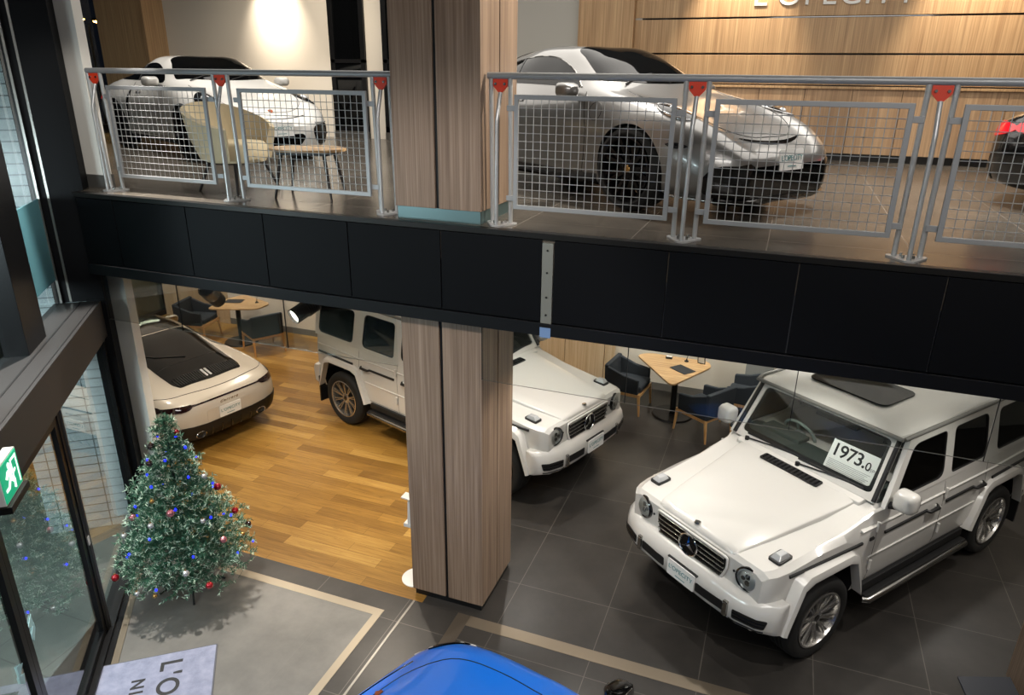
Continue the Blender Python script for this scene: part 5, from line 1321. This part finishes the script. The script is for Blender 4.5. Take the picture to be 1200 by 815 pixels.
# below the mezzanine
for x, y, p, c in ((-9.6, 6.6, 50, WARM), (-7.6, 6.4, 60, WARM), (-5.6, 6.2, 170, WARM), (-3.9, 6.1, 190, WARM), (-8.9, 9.2, 110, WARM), (-6.6, 8.6, 110, WARM), (-4.6, 9.9, 90, NEU),
                   (-1.6, 6.2, 80, NEU), (.2, 6.2, 95, NEU), (2.2, 6.2, 90, NEU), (-2.6, 7.4, 130, NEU), (.4, 8.4, 110, NEU), (2.6, 8.6, 110, NEU), (-.6, 9.9, 90, NEU), (4.4, 7.2, 80, WARM)):
    spot((x, y, 2.93), (x, y+.01, 0), p, 95, c, .035)
area((-8, 8, 2.95), (-8, 8, 0), 30, 6, 4, WARM); area((1.5, 8, 2.95), (1.5, 8, 0), 35, 7, 4, NEU)  # weak unseen fill panels added under the mezzanine
# upstairs
for x, y, p in ((-9, 8.4, 240), (-6.4, 7.6, 330), (-3.8, 7.4, 260), (-1.6, 7.2, 420), (.8, 7.6, 480), (3., 7.6, 360), (-7.6, 10.2, 220), (-1, 10, 200), (2, 9.8, 220)):
    spot((x, y, 6.9), (x, y+.01, U), p, 75, NEU, .05)
area((-2.5, 8, 6.97), (-2.5, 8, 0), 260, 12, 4, NEU)  # unseen panel of fill light over the upper floor
spot((-8.8, 10.85, 6.5), (-8.8, 11.5, 5.72), 170, 75, WARM, .05, .9); spot((-8.8, 11.1, 6.15), (-8.8, 11.5, 5.68), 45, 70, WARM, .05, .9)
spot((-2.6, 2.2, 6.9), (-6.5, 5.3, 3.9), 420, 22, NEU, .05)  # spot added to brighten the white pillar
spot((-6.2, 8.6, 6.9), (-8.2, 11.5, 5.2), 300, 60, WARM, .06, .9)  # extra wash added for the beige back wall
spot((.8, 6.3, 6.9), (-2.2, 5.4, 4.8), 700, 36, WARM, .05)  # spot added to lift the column's right face
spot((-.2, 5.6, 2.92), (-2.15, 5.42, 1.3), 90, 46, WARM, .04)  # added below the mezzanine to lift the same column face
for x in (-3.0, -1.3, .8): spot((x, 9.9, 2.93), (x, 10.9, 1.0), 120, 80, NEU, .05)  # spots added to brighten the lower back wall, right part
for x in (-10.6, -8.8): spot((x, 9.9, 2.93), (x, 10.9, 1.0), 120, 80, NEU, .05)  # left part of that wall, brightened by added spots too
for x in (-.9, 1.95): spot((x, 10.7, 6.95), (x, 11.5, 5.5), 300, 60, WARM, .05)
# atrium over the entrance
spot((-5.9, 4.88, 6.9), (-4.6, 3.5, 0), 2300, 40, NEU, .04, .35)
spot((-3.2, 2.6, 6.9), (-3.4, 3.4, 0), 110, 60, NEU, .05)
spot((.2, 2.4, 6.9), (-.7, 3.4, .5), 560, 60, NEU, .05)
area((1.2, 1.0, 6.95), (.4, 3.8, 2.5), 300, 5, 2.5, (1, .95, .9))  # unseen panel simulating ceiling lamps over the atrium
spot((-1.8, .4, 6.6), (-2.5, 5.0, 2.6), 520, 42, (1, .93, .88), .1)  # frontal spot added to brighten the column fronts
# street side: outdoor fill added for the tile pier and pavement
area(fac(-1.4, 1.3, 3.6), fac(1.0, .5, 1.2), 95, 1., .6, COOL)
area(fac(-3.5, 2.5, 3.6), fac(-2.5, 1.5, 0), 300, 3, 1.5, COOL)
area(fac(-1.6, 1.4, 6.7), fac(1.0, .5, 5.0), 2.5, 1., .6, (.55, .75, 1))
w = bpy.data.worlds.new('night'); SC.world = w; w.use_nodes = True
w.node_tree.nodes['Background'].inputs[0].default_value = (.003, .004, .007, 1); w.node_tree.nodes['Background'].inputs[1].default_value = 1.
cd = bpy.data.cameras.new('camera'); cam = bpy.data.objects.new('camera', cd); COL.objects.link(cam); SC.camera = cam
CAMF = 837.968; pit, yaw, rol = .363665298, -.356915487, -.0126199725
fw = V(math.sin(yaw)*math.cos(pit), math.cos(yaw)*math.cos(pit), -math.sin(pit)); rt = V(math.cos(yaw), -math.sin(yaw), 0)
dn = fw.cross(rt); r2 = rt*math.cos(rol)+dn*math.sin(rol); d2 = dn*math.cos(rol)-rt*math.sin(rol)
cam.matrix_world = Matrix(((r2.x, -d2.x, -fw.x, 0), (r2.y, -d2.y, -fw.y, 0), (r2.z, -d2.z, -fw.z, 4.80234), (0, 0, 0, 1)))
cd.sensor_width = 36; cd.sensor_fit = 'HORIZONTAL'; cd.lens = CAMF/1200*36; cd.clip_start = .05
vs = SC.view_settings; SC.display_settings.display_device = 'sRGB'
vs.view_transform = 'Standard'; vs.look = 'None'; vs.gamma = 1.; vs.exposure = .18; vs.use_curve_mapping = False
area((-13.2, 12.0, 3.2), (-13.2, 11.5, 0), 40, 1.5, 1.5, (1, .95, .7))  # outdoor fill added to light the lawn strip
